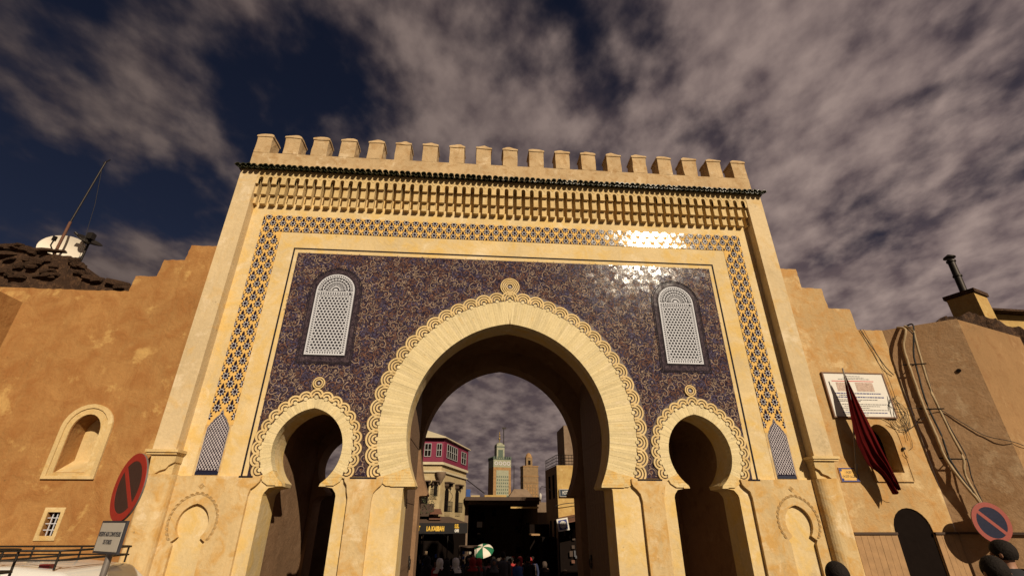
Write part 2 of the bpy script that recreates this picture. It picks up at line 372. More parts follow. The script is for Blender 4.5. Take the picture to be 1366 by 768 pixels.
# ================================================================== THE GATE
gate = thing('city_gate', 'monumental cream city gate with three horseshoe arches, blue mosaic panel and battlements', 'gate', (0, 0, 0))
MZ, MC, MR = 4.35, -0.30, 2.80          # main arch: spring height, centre offset, intrados radius
SZ, SCc, SX = 3.85, -0.15, 4.74         # side arches
SR = 0.96
def main_open(dr=0.0, tip=0.0, jw=2.45, ext=0):
    a = arc_half(MR+dr, MC, MZ, 3.08, 26)
    right = [(jw+ext, -3), (jw+ext, 2.99), (jw-0.02+ext, 3.02), (a[0][0]+0.03, 3.03)] + a
    return right + mirror(right)[1:]
def side_open(cx, dr=0.0, jw=0.80, ext=0):
    a = arc_half(SR+dr, SCc, SZ, 3.12, 18)
    right = [(jw+ext, -3), (jw+ext, 2.84), (jw-0.02+ext, 2.90), (0.70, 3.0), (a[0][0]+0.02, 3.04)] + a
    pts = right + mirror(right)[1:]
    return [(x+cx, z) for x, z in pts]
outer = [(-8, -3), (8, -3), (8, 11.70), (-8, 11.70)]
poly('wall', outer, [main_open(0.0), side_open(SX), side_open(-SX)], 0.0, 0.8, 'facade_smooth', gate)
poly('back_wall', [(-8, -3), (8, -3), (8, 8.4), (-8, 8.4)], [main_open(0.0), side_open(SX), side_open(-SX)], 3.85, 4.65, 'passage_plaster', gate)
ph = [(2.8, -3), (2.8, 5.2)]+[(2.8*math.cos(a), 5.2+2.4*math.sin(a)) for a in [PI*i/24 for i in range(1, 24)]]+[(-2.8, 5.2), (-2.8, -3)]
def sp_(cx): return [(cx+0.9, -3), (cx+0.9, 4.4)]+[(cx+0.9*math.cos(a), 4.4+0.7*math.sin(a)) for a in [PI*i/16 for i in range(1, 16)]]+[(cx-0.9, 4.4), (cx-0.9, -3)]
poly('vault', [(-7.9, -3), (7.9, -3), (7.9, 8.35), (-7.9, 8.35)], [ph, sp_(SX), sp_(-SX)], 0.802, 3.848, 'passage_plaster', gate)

# pilasters with rounded feet
for sgn in (1, -1):
    mb = MB(); x0, x1 = sorted((sgn*7.5, sgn*8.0)); mb.box(x0, x1, -0.30, -0.002, 3.74, 11.70)
    mb.build('pilaster', 'pilaster_plaster', parent=gate)
    mb = MB()
    for a, b, yy, z0, z1 in ((7.40, 8.10, -0.38, 3.70, 3.76), (7.43, 8.07, -0.35, 3.655, 3.70)):
        x0, x1 = sorted((sgn*a, sgn*b)); mb.box(x0, x1, yy, -0.003, z0, z1)
    mb.build('cornice', 'frieze_plaster', parent=gate)
    # bracket block under the cornice, notched
    prof = [(7.45, 3.655), (7.45, 3.50), (7.55, 3.44), (7.60, 3.36), (7.72, 3.32), (7.80, 3.255), (7.93, 3.255), (7.98, 3.655)]
    pp = [(sgn*x, z) for x, z in prof]
    poly('bracket_block', pp, [], -0.30, -0.004, 'frieze_plaster', gate)
    mb = MB(); x0, x1 = sorted((sgn*7.47, sgn*7.97)); mb.box(x0, x1, -0.24, -0.005, 3.25, 3.655); mb.build('bracket_back', 'frieze_plaster', parent=gate)
    sec = []
    r = 0.22
    for i in range(7):
        a = PI/2*i/6; sec.append((7.42+r-r*math.cos(a), -0.02-0.30+r-r*math.sin(a)) if True else 0)
    for i in range(7):
        a = PI/2*i/6; sec.append((8.0-0.1+0.1*math.sin(a), -0.32+0.1-0.1*math.cos(a)))
    sec += [(8.0, -0.001), (7.42, -0.001)]
    sec = [(sgn*x, y) for x, y in sec]
    if sgn < 0: sec = sec[::-1]
    mb = MB(); mb.prism(sec, -1.5, 3.25); o = mb.build('pilaster_foot', 'facade', parent=gate)

# lower zone: proud plaster plates round the recessed arch frames
plate_in = [(3.13, -1.5), (3.13, 2.75), (3.10, 2.90), (3.02, 3.00), (2.94, 3.07), (2.91, 3.14), (2.91, 3.235), (3.79, 3.235), (3.77, 3.14), (3.71, 3.06), (3.69, 2.93), (3.65, 2.80), (3.64, -1.5)]
def keyhole(cx):
    a = arc_half(0.40, -0.07, 2.28, 2.02, 10)
    right = [(0.31, -1.5), (0.31, 1.86), (0.35, 1.93), (0.29, 1.97)]+a
    return [(x+cx, z) for x, z in right+mirror(right)[1:]]
plate_out = [(5.83, -1.5), (5.83, 2.83), (5.80, 2.97), (5.70, 3.05), (5.64, 3.12), (5.61, 3.235), (7.49, 3.235), (7.49, -1.5), (7.15, -1.5)] + [(x, z) for x, z in keyhole(6.84)[1:-1]] + [(6.53, -1.5)]
for sgn in (1, -1):
    f = (lambda L: L) if sgn > 0 else mirror
    poly('pier_plate', f(plate_in), [], -0.085, -0.001, 'facade', gate)
    po = [(5.83, -1.5)]
    key = keyhole(6.84)
    po = [(5.83, -1.5), (5.83, 2.83), (5.80, 2.97), (5.70, 3.05), (5.64, 3.12), (5.61, 3.235), (7.49, 3.235), (7.49, -1.5)] + key + []
    poly('pier_plate', f(po), [], -0.085, -0.001, 'facade', gate)
# carved scallop round the blind arches
mb = MB()
for k in range(3): ring_solid(mb, 0, 0, 0.012+0.019*k, 0.021+0.019*k, -0.10, -0.086, 0, 8, R(-95), R(95))
mini = mb.mesh('carved_scallop', 'facade')
dm = MB()
for a, b in ((0.065, 0.05), (0.035, 0.02)):
    for q in range(4):
        a0, a1 = PI/2*q, PI/2*(q+1)
        vs = [(a*math.cos(a0), -0.1, a*math.sin(a0)), (a*math.cos(a1), -0.1, a*math.sin(a1)), (b*math.cos(a1), -0.1, b*math.sin(a1)), (b*math.cos(a0), -0.1, b*math.sin(a0))]
        vs += [(x, -0.086, z) for x, y, z in vs]
        dm.add(vs, [(0, 1, 2, 3), (0, 4, 5, 1), (1, 5, 6, 2), (2, 6, 7, 3), (3, 7, 4, 0)])
dme = dm.mesh('carved_diamond', 'facade')
for sgn in (1, -1):
    cx = sgn*6.84
    for s2 in (1, -1):
        r, c, zc = 0.545, -0.07, 2.32; a0, a1 = R(-38), math.acos(0.07/r); n = 11
        for i in range(n):
            th = a0+(a1-a0)*(i+0.5)/n
            ang = th if s2 > 0 else PI-th
            inst('carved_scallop', mini, gate, (cx+s2*(c+r*math.cos(th)), 0, zc+r*math.sin(th)), -ang)
    inst('carved_diamond', dme, gate, (cx, 0, 3.03))

# ---- voussoir bricks, springers, scallops, rosettes
def arch_dress(cx, zc, c, r_in, r_out, zlo, pitch, sc_r, sc_pitch, name_scale, narc, z_sp):
    """bricks fan round the ring; shared meshes turned about the arc centre"""
    aout = arc_half(r_out+0.03, c, zc, 3.22, 26); ain = arc_half(r_in+0.06, c, zc, 3.22, 26)
    R_ = aout + ain[::-1]
    full = [(cx+x, z) for x, z in aout+mirror(aout)[1:]] + [(cx+x, z) for x, z in (ain+mirror(ain)[1:])[::-1]]
    poly('arch_mortar', full, [], -0.020, -0.0015, 'mortar', gate)
    a0 = math.asin((z_sp-zc)/((r_in+r_out)/2)); 
    for s2 in (1, -1):
        amax = math.acos(abs(c)/r_in)-0.004
        n = int((amax-a0)*(r_in+r_out)/2/pitch); da = (amax-a0)/n
        metas = []
        for v in range(3):
            mb = MB(); h0 = da*r_in*0.486; h1 = da*r_out*0.480; ro = r_out-0.02-0.012*v; yf = -0.034-0.0025*v
            vs = []
            for (rr, hh) in ((r_in, h0), (ro, h1)):
                for zz_ in (-hh, hh):
                    for yy in (yf, 0.22): vs.append((rr, yy, zz_))
            mb.add(vs, [(0, 4, 6, 2), (1, 3, 7, 5), (0, 2, 3, 1), (4, 5, 7, 6), (0, 1, 5, 4), (2, 6, 7, 3)])
            metas.append(mb.mesh('arch_brick', 'brick_cream'))
        for i in range(n):
            th = a0+da*(i+0.5); ang = th if s2 > 0 else PI-th
            inst('arch_brick', random.choice(metas), gate, (cx+s2*c, 0, zc), -ang)
        # flat courses below the fan of bricks, bedded on plaster
        pin = []; pout = []
        for i in range(9):
            zt = 3.10+(zc+r_in*math.sin(a0)-0.01-3.10)*i/8; pin.append((c+math.sqrt(r_in**2-(zt-zc)**2)-0.002, zt))
            zt = 3.245+max(0.01, zc+r_out*math.sin(a0)-0.01-3.245)*i/8; pout.append((c+math.sqrt(r_out**2-(zt-zc)**2), zt))
        spr = [(pin[0][0], 3.055)] + pin + pout[::-1] + [(pout[0][0]-0.05, 3.14), (pout[0][0]-0.18, 3.055)]
        spr = [(x+cx, z) for x, z in spr] if s2 > 0 else [(cx-x, z) for x, z in spr][::-1]
        poly('springer', spr, [], -0.037, 0.205, 'springer_plaster', gate)
        zi = zc+r_in*math.sin(a0); nc = max(3, int((zi-3.10)/0.058)); hc = (zi-0.004-3.10)/nc
        for q in range(-1, nc):
            z0 = 3.10+hc*q; z1 = z0+hc*0.93; zm = (z0+z1)/2
            xi0 = c+math.sqrt(r_in**2-(max(z0, 3.08)-zc)**2); xi1 = c+math.sqrt(r_in**2-(z1-zc)**2)
            xo = c+math.sqrt((r_out-0.02)**2-(zm-zc)**2); xl = []
            for z_ in (z0, z1):
                rr3 = (z_-zc)/math.sin(a0); xl.append(min(xo, c+rr3*math.cos(a0)-0.004))
            if z0 < 3.24: xl = [min(x, xo-(3.26-z0)*0.9) for x in xl]
            if xl[0]-xi0 < 0.03 or xl[1]-xi1 < 0.01: continue
            crs = [(xi0, z0), (xi1, z1), (xl[1], z1), (xl[0], z0)]
            crs = [(x+cx, z) for x, z in crs] if s2 < 0 else crs
            crs = [(x+(cx if s2 > 0 else 0), z) for x, z in crs] if s2 > 0 else [(2*cx-x, z) for x, z in crs][::-1]
            poly('course_brick', crs, [], -0.0385-random.random()*0.004, 0.202, 'springer_plaster', gate)
    # keystone wedge
    t0 = math.acos(abs(c)/r_in)
    za = zc+r_in*math.sin(t0); zb = zc+math.sqrt(r_out**2-c*c)
    x1 = c+r_out*math.cos(t0-0.004)
    poly('keystone', [(cx, za+0.01), (cx+abs(x1)+0.01, zb-0.02), (cx-abs(x1)-0.01, zb-0.02)], [], -0.036, -0.0215, 'brick_cream', gate)
    # scallops
    rs = r_out+0.015
    mb = MB(); st = sc_r/(narc+0.35)
    for k in range(narc):
        ro = sc_r-st*k; ring_solid(mb, 0, 0, ro-st*0.60, ro, -0.055+0.002*k, -0.016, 0, 12, R(-104), R(104))
    
    m1 = mb.mesh('scallop', 'scallop_cream')
    mb = MB()
    for k in range(narc):
        ro = sc_r-st*k; ring_solid(mb, 0, 0, ro-st*0.60, ro, -0.050+0.002*k, -0.016, 0, 12, R(-104), R(104))
    
    m2 = mb.mesh('scallop', 'scallop_cream')
    k0 = MB(); ring_solid(k0, 0, 0, 0, max(0.045, (sc_r-st*(narc-1)-st*0.6)*0.80), -0.052, -0.016, 0, 12, R(-180), R(180)); knob = k0.mesh('scallop_knob', 'brick_cream')
    aS0 = math.asin((3.36-zc)/rs); aS1 = math.acos(abs(c)/rs)
    n = max(3, round((aS1-aS0)*rs/sc_pitch)); da = (aS1-aS0)/n
    for s2 in (1, -1):
        for i in range(n):
            th = aS0+da*i; ang = th if s2 > 0 else PI-th
            x, z = cx+s2*(c+rs*math.cos(th)), zc+rs*math.sin(th)
            inst('scallop', m1 if i % 2 else m2, gate, (x, 0, z), -ang)
            th2 = th; ang = th2 if s2 > 0 else PI-th2; rk = rs-sc_r*0.17
            inst('scallop_knob', knob, gate, (cx+s2*(c+rk*math.cos(th2)), 0, zc+rk*math.sin(th2)), -ang)
    inst('scallop', m1, gate, (cx, 0, zc+math.sqrt(rs*rs-c*c)+0.01), -PI/2); inst('scallop_knob', knob, gate, (cx, 0, zc+math.sqrt(rs*rs-c*c)-sc_r*0.17), -PI/2)
    # dark bed behind the scallops, its brown also painting their shadow crescents
    bo = arc_half(r_out+sc_r+0.03, c, zc, 3.25, 30); bi = arc_half(r_out-0.05, c, zc, 3.25, 30)
    full = [(cx+x, z) for x, z in bo+mirror(bo)[1:]] + [(cx+x, z) for x, z in (bi+mirror(bi)[1:])[::-1]]
    poly('scallop_bed', full, [], -0.0235, -0.0155, 'groove_brown', gate)
arch_dress(0, MZ, MC, MR-0.012, 3.50, 3.1, 0.063, 0.235, 0.365, 1, 3, 3.34)
for sgn in (1, -1): arch_dress(sgn*SX, SZ, SCc, SR-0.012, 1.22, 3.1, 0.058, 0.165, 0.245, 1, 2, 3.30)

def rosette(cx, cz, rad, nr):
    mb = MB(); st = rad/nr
    for k in range(nr-1): ring_solid(mb, cx, cz, rad-st*k-st*0.58, rad-st*k, -0.058-0.001*k, -0.02, 0, 28)
    ring_solid(mb, cx, cz, 0, rad*0.985, -0.028, -0.021, 1, 28)
    for k in range(8):
        a = PI/4*k; ring_solid(mb, cx+st*0.42*math.cos(a), cz+st*0.42*math.sin(a), 0, st*0.15, -0.05, -0.02, 2, 6)
    ring_solid(mb, cx, cz, 0, st*0.2, -0.05, -0.02, 2, 8)
    mb.build('rosette', 'scallop_cream', 'groove_brown', 'motif_white', parent=gate)
rosette(0, 8.235, 0.27, 5)
for sgn in (1, -1): rosette(sgn*SX, 5.395, 0.15, 3)

# ---- blue mosaic panel
def inside_arch(x, z, dr):
    ax = abs(x)
    if z < MZ: 
        if ax < MC+math.sqrt(max(0, (3.5+dr)**2-(z-MZ)**2)): return True
    elif math.hypot(ax-MC, z-MZ) < 3.5+dr: return True
    sx2 = abs(ax-SX)
    return math.hypot(sx2-SCc, z-SZ) < 1.22+dr if z > SZ else sx2 < SCc+math.sqrt(max(0, (1.22+dr)**2-(z-SZ)**2))
pm = [(x, z) for x, z in arch(3.62, MC, MZ, 3.26, 0, 30)]
def sarch(cx): return [(x, z) for x, z in arch(1.30, SCc, SZ, 3.26, cx, 20)]
# outline runs along the foot between the arches
ra = arc_half(3.58, MC, MZ, 3.25, 30); sa_r = [(SX+x, z) for x, z in arc_half(1.27, SCc, SZ, 3.25, 20)]; sa_l = [(SX-x, z) for x, z in arc_half(1.27, SCc, SZ, 3.25, 20)]
half = ra[::-1] + sa_l + sa_r[::-1][1:] + [(5.96, 3.25), (5.96, 9.085)]
po = half + mirror(half)
po = [q for i, q in enumerate(po) if i == 0 or (abs(q[0]-po[i-1][0])+abs(q[1]-po[i-1][1])) > 1e-4]
poly('mosaic_panel', po, [], -0.012, -0.001, 'navy_tile', gate)
for sgn in (1, -1):
    f = (lambda L: L) if sgn > 0 else mirror
    poly('panel_line', f([(6.065, 3.245), (6.105, 3.245), (6.105, 9.244), (6.065, 9.204)]), [], -0.010, -0.001, 'line_black', gate)
    poly('panel_line', f([(5.80, 3.205), (6.105, 3.205), (6.105, 3.243), (5.80, 3.243)]), [], -0.092, -0.086, 'line_black', gate)
    poly('panel_line', f([(3.06, 3.195), (3.66, 3.195), (3.66, 3.232), (3.06, 3.232)]), [], -0.092, -0.086, 'line_black', gate)
poly('panel_line', [(-6.065, 9.204), (6.065, 9.204), (6.105, 9.244), (-6.105, 9.244)], [], -0.010, -0.001, 'line_black', gate)

# windows in the panel: white lattice in an arched frame with a wide patterned border
WX, WW, WB, WT = 4.742, 0.503, 6.12, 8.43
def warch(hw, zb, zs, n=14): return [(hw, zb), (hw, zs)]+[(hw*math.cos(PI*i/n), zs+hw*math.sin(PI*i/n)*1.0) for i in range(1, n)]+[(-hw, zs), (-hw, zb)]
def in_border(x, z, d=0.0):
    ax = abs(abs(x)-WX); hw = 0.70+d
    if z < 5.88-d: return False
    if z < 7.93: return ax < hw
    return math.hypot(ax, z-7.93) < hw
for sgn in (1, -1):
    cx = sgn*WX; sh = lambda L: [(x+cx, z) for x, z in L]
    win = thing  # sub-structure: border part -> frame, lattice
    bd = poly('window_border', sh(warch(0.66, 5.92, 7.93)), [sh(warch(0.515, 6.10, 7.92))], -0.020, -0.0125, 'window_border' if 'window_border' in MATS else glazed('window_border', (0.030, 0.021, 0.034), 0.13, 10.0, 0.022, 0.5, (0.055, 0.038, 0.045), lines=(0.11, 0.08, 0.09)).name, gate)
    for hw, zb in ((0.70, 5.885), (0.655, 5.93), (0.545, 6.075)):
        poly('border_line', sh(warch(hw, zb, 7.93)), [sh(warch(hw-0.016, zb+0.016, 7.93))], -0.0245, -0.0205, 'line_black', bd)
    fr = poly('window_frame', sh(warch(WW, WB, 7.927)), [sh(warch(WW-0.035, WB+0.035, 7.927))], -0.05, -0.013, 'white_plaster', gate)
    poly('window_backing', sh(warch(WW-0.01, WB+0.01, 7.927)), [], -0.018, -0.0135, 'lattice_dark', fr)
    poly('inner_frame', sh(warch(WW-0.085, WB+0.085, 7.80)[:2]+[(-(WW-0.085), 7.80), (-(WW-0.085), WB+0.085)]), [sh([(WW-0.105, WB+0.105), (WW-0.105, 7.78), (-(WW-0.105), 7.78), (-(WW-0.105), WB+0.105)])], -0.046, -0.0185, 'white_plaster', fr)
    # dashes between the two frames
    mb = MB()
    z = WB+0.06
    while z < 7.95:
        for s3 in (1, -1): mb.box(cx+s3*(WW-0.06)-0.020, cx+s3*(WW-0.06)+0.020, -0.043, -0.019, z-0.015, z+0.015)
        z += 0.062
    x = -(WW-0.11)
    while x < WW-0.1:
        mb.box(cx+x-0.017, cx+x+0.017, -0.043, -0.019, WB+0.033, WB+0.087); mb.box(cx+x-0.017, cx+x+0.017, -0.043, -0.019, 7.82, 7.875); x += 0.062
    for i in range(1, 24):
        a = PI*i/24; r = WW-0.06
        mb.box(-0.020, 0.020, -0.043, -0.019, -0.015, 0.015, 0, Matrix.Translation((cx+r*math.cos(a), 0, 7.927+r*math.sin(a))) @ Matrix.Rotation(-a, 4, 'Y'))
    tag(mb.build('frame_bead', 'white_plaster', parent=fr), kind='stuff')
    poly('transom', sh([(WW-0.03, 7.885), (WW-0.03, 7.915), (-(WW-0.03), 7.915), (-(WW-0.03), 7.885)]), [], -0.047, -0.0188, 'white_plaster', fr)
    # kagome lattice: bars in three directions clipped to the opening
    mb = MB(); hx, z0, z1 = WW-0.105, WB+0.105, 7.78; p = 0.090; bw = 0.0078
    def clip(px_, pz_, dx, dz):
        t0, t1 = -9, 9
        for pos, d, lo, hi in ((px_, dx, -hx, hx), (pz_, dz, z0, z1)):
            if abs(d) < 1e-9:
                if pos < lo or pos > hi: return None
            else:
                a, b = (lo-pos)/d, (hi-pos)/d
                if a > b: a, b = b, a
                t0, t1 = max(t0, a), min(t1, b)
        return (t0, t1) if t1 > t0 else None
    for ai, ang in enumerate((0, 60, 120)):
        dx, dz = math.cos(R(ang)), math.sin(R(ang)); nx, nz = -dz, dx
        for k in range(-40, 60):
            off = (k+0.5)*p*0.866; px_, pz_ = nx*off, z0+nz*off
            tt = clip(px_, pz_, dx, dz)
            if tt:
                yf = -0.040-0.0012*ai
                c_ = [(px_+dx*t+nx*s3*bw, pz_+dz*t+nz*s3*bw) for t in tt for s3 in (-1, 1)]
                vs = [(cx+a, yf, b) for a, b in c_]+[(cx+a, -0.024, b) for a, b in c_]
                mb.add(vs, [(0, 2, 3, 1), (0, 4, 6, 2), (1, 3, 7, 5), (0, 1, 5, 4), (2, 6, 7, 3)])
    mb.build('lattice', 'white_plaster', parent=fr)
    # fanlight: sunburst with rings and petals
    mb = MB(); fz = 7.935
    for r0, r1 in ((0.395, 0.412), (0.10, 0.125), (0.0, 0.06), (0.19, 0.20)): ring_solid(mb, cx, fz, r0, r1, -0.044, -0.019, 0, 24, 0.02, PI-0.02)
    for k in range(13):
        a = PI*(k+0.5)/13
        mb.box(0.125, 0.19, -0.041, -0.019, -0.007, 0.007, 0, Matrix.Translation((cx, 0, fz)) @ Matrix.Rotation(-a, 4, 'Y'))
        ring_solid(mb, cx+0.30*math.cos(a), fz+0.30*math.sin(a), 0.028, 0.046, -0.0415, -0.019, 0, 10)
        if k < 12:
            a += PI/26; ring_solid(mb, cx+0.352*math.cos(a), fz+0.352*math.sin(a), 0.0, 0.02, -0.0415, -0.019, 0, 6); ring_solid(mb, cx+0.238*math.cos(a), fz+0.238*math.sin(a), 0.0, 0.018, -0.0415, -0.019, 0, 6)
    mb.build('fanlight', 'white_plaster', parent=fr)

# ---- arabesque scrolls: thousands of thin ribbons laid over the panel
mb = MB()
def okp(x, z, m): return 0.05 < x < 5.93-m and 3.27+m < z < 9.06-m and not inside_arch(x, z, 0.20+m) and not in_border(x, z, m*0.7) and math.hypot(x, z-8.235) > 0.30+m
sites = []
rr_ = random.Random(3)
def free(x, z, r): 
    for (a, b, c) in grid.get((int(x/0.4), int(z/0.4)), []):
        if (a-x)**2+(b-z)**2 < (r+c)**2: return False
    return True
grid = {}
def put_site(x, z, r):
    for i in (-1, 0, 1):
        for j in (-1, 0, 1): grid.setdefault((int(x/0.4)+i, int(z/0.4)+j), []).append((x, z, r))
    sites.append((x, z, r))
for rad, tries in ((0.094, 2600), (0.074, 9000), (0.06, 20000), (0.040, 34000), (0.024, 34000)):
    for _ in range(tries):
        x, z = rr_.uniform(0.05, 5.95), rr_.uniform(3.25, 9.1)
        if okp(x, z, rad*0.55) and free(x, z, rad*0.92): put_site(x, z, rad)
for x, z, r in sites:
    kind = rr_.random(); a0 = rr_.uniform(0, 2*PI); cw = rr_.choice((-1, 1)); mi = rr_.choices((0, 1, 2), (0.46, 0.34, 0.20))[0]
    for sg in (1, -1):
        if r >= 0.058:
            turns = 1.45 if r > 0.1 else 1.15; n = 20; pts = []
            for i in range(n+1):
                t = i/n; rad = r*(1.02-0.86*t); a = a0+cw*2*PI*turns*t
                pts.append((sg*(x+rad*math.cos(a)), z+rad*math.sin(a)))
            # entry stem
            a = a0-cw*0.55; e = (sg*(x+r*1.45*math.cos(a)), z+r*1.45*math.sin(a)); a = a0-cw*0.25; e1 = (sg*(x+r*1.15*math.cos(a)), z+r*1.15*math.sin(a))
            ribbon(mb, [e, e1]+pts, 0.0185 if r > 0.09 else 0.016, -0.0155, mi)
            # inner blossom and outer leaves in a second tone
            m2 = rr_.choice((1, 1, 2, 0)); ang = rr_.uniform(0, PI)
            for q in range(4):
                b_ = ang+PI/2*q; disc(mb, sg*(x+0.018*math.cos(b_)), z+0.018*math.sin(b_), 0, 0.014, -0.0150, m2, 5)
            for q in range(5):
                b_ = a0+cw*(0.6+q*0.95); rl = r*(1.02-0.86*(0.6+q*0.95)/(2*PI*turns))
                lx, lz = x+(rl+0.016)*math.cos(b_), z+(rl+0.016)*math.sin(b_)
                d = b_+cw*0.9; L = 0.045
                pts2 = [(sg*(lx), lz), (sg*(lx+L*0.5*math.cos(d)), lz+L*0.5*math.sin(d)), (sg*(lx+L*math.cos(d-cw*0.5)), lz+L*math.sin(d-cw*0.5))]
                ribbon(mb, pts2, 0.018, -0.0152, (mi if q % 2 else m2))
        elif r > 0.035:
            n = 9; pts = [(sg*(x+r*(0.95-0.5*i/n)*math.cos(a0+cw*1.35*PI*i/n)), z+r*(0.95-0.5*i/n)*math.sin(a0+cw*1.35*PI*i/n)) for i in range(n+1)]
            ribbon(mb, pts, 0.016, -0.0153, mi)
        else:
            d = a0; ribbon(mb, [(sg*(x-r*math.cos(d)), z-r*math.sin(d)), (sg*x, z), (sg*(x+r*math.cos(d+cw*0.7)), z+r*math.sin(d+cw*0.7))], 0.017, -0.0151, mi)
tag(mb.build('arabesque_scrolls', 'scroll_tan', 'scroll_rust', 'scroll_blue', parent=gate), kind='stuff')

# ---- flowered tile band
for sgn in (1, -1):
    f = (lambda L: L) if sgn > 0 else mirror
    shl = [(7.145, 3.25), (7.145, 9.75), (6.547, 9.75), (6.547, 3.25)]
    poly('tile_band', f([(6.547, 4.36), (7.145, 4.36), (7.145, 9.75), (6.547, 9.75)]), [], -0.008, -0.001, 'band_ochre', gate)
poly('tile_band', [(-7.145, 9.752), (7.145, 9.752), (7.145, 10.305), (-7.145, 10.305)], [], -0.008, -0.001, 'band_ochre', gate)
def motif_bm():
    mb = MB()
    vs = []; n = 64
    for i in range(n):
        a = 2*PI*i/n; r = 0.087+0.023*math.cos(8*a); vs.append((r*math.cos(a), -0.013, r*math.sin(a)*1.10-0.012))
    mb.add(vs, [tuple(range(n))[::-1]], 0); mb.add(vs+[(x, -0.007, z) for x, y, z in vs], [(i, n+i, n+(i+1) % n, (i+1) % n) for i in range(n)], 0)
    # dark petals separated by cream gaps: white star on top
    for k in range(8):
        a = PI/4*k+PI/8
        M = Matrix.Translation((0, 0, -0.012)) @ Matrix.Diagonal((1, 1, 1.12, 1)) @ Matrix.Rotation(-a, 4, 'Y')
        mb.box(0.042, 0.072, -0.0165, -0.0132, -0.0062, 0.0062, 1, M)
        M = Matrix.Translation((0, 0, -0.012)) @ Matrix.Diagonal((1, 1, 1.12, 1)) @ Matrix.Rotation(-a-PI/8, 4, 'Y')
        mb.box(0.043, 0.050, -0.0160, -0.0132, -0.016, 0.016, 1, M)
    # bud
    bp = [(0.0, 0.200), (0.015, 0.172), (0.030, 0.135), (0.038, 0.105), (0.030, 0.070), (-0.030, 0.070), (-0.038, 0.105), (-0.030, 0.135), (-0.015, 0.172)]
    mb.add([(x, -0.0128, z) for x, z in bp], [tuple(range(9))], 0); mb.add([(x, -0.0128, z) for x, z in bp]+[(x, -0.007, z) for x, z in bp], [(i, (i+1) % 9, 9+(i+1) % 9, 9+i) for i in range(9)], 0)
    mb.v = [(x, y, z-0.022) for x, y, z in mb.v]
    return mb
base_me = motif_bm().mesh('flower_tile', 'motif_navy', 'motif_white')
def clipped(planes, nm='cut_flower_tile'):
    bm = bmesh.new(); bm.from_mesh(base_me)
    for co, no in planes: bmesh.ops.bisect_plane(bm, geom=bm.verts[:]+bm.edges[:]+bm.faces[:], plane_co=co, plane_no=no, clear_outer=True)
    me = bpy.data.meshes.new(nm); bm.to_mesh(me); bm.free(); me.materials.append(MATS['motif_navy']); me.materials.append(MATS['motif_white']); return me
XI, XO, ZI, ZO = 6.550, 7.142, 9.755, 10.302
cache = {}
def put_motif(x, z, box):
    x0, x1, z0, z1 = box; key = []
    if x-0.112 < x0: key.append((round(x0-x, 3), 'l'))
    if x+0.112 > x1: key.append((round(x1-x, 3), 'r'))
    if z-0.13 < z0: key.append((round(z0-z, 3), 'b'))
    if z+0.235 > z1: key.append((round(z1-z, 3), 't'))
    key = tuple(key)
    if not key:
        o = inst('flower_tile', base_me, gate, (x, -0.003, z)); o.rotation_euler = (random.uniform(-0.025, 0.025), 0, random.uniform(-0.025, 0.025)); return
    if key not in cache:
        pl = []
        for d, s3 in key: pl.append({'l': ((d, 0, 0), (-1, 0, 0)), 'r': ((d, 0, 0), (1, 0, 0)), 'b': ((0, 0, d), (0, 0, -1)), 't': ((0, 0, d), (0, 0, 1))}[s3])
        cache[key] = clipped(pl)
    if len(cache[key].polygons): inst('cut_flower_tile', cache[key], gate, (x, 0, z))
kx = 0.2796
for i in range(-26, 27):
    for z, off in ((10.28, 0.0), (10.075, 0.5), (9.87, 0.0), (9.665, 0.5)):
        x = (i+off)*kx
        if -XO-0.02 < x < XO+0.02 and (z > 9.7 or abs(x) < XI+0.03): put_motif(x, z, (-XO, XO, ZI if abs(x) < XI-0.02 or z < 9.7 else 9.6, ZO))
for sgn in (1, -1):
    for x in (6.852, 7.167): put_motif(sgn*x, 9.665, (XI, XO, 4.37, 12) if sgn > 0 else (-XO, -XI, 4.37, 12))
    for i in range(15):
        za = 9.47-0.39*i; zb = za-0.195
        for x, z in ((7.01, za), (6.695, za), (6.852, zb), (7.167, zb), (6.537, zb)):
            if z > 4.78 or (abs(x-6.85) > 0.12 and z > 4.45): put_motif(sgn*x, z, (XI, XO, 4.37, 12) if sgn > 0 else (-XO, -XI, 4.37, 12))

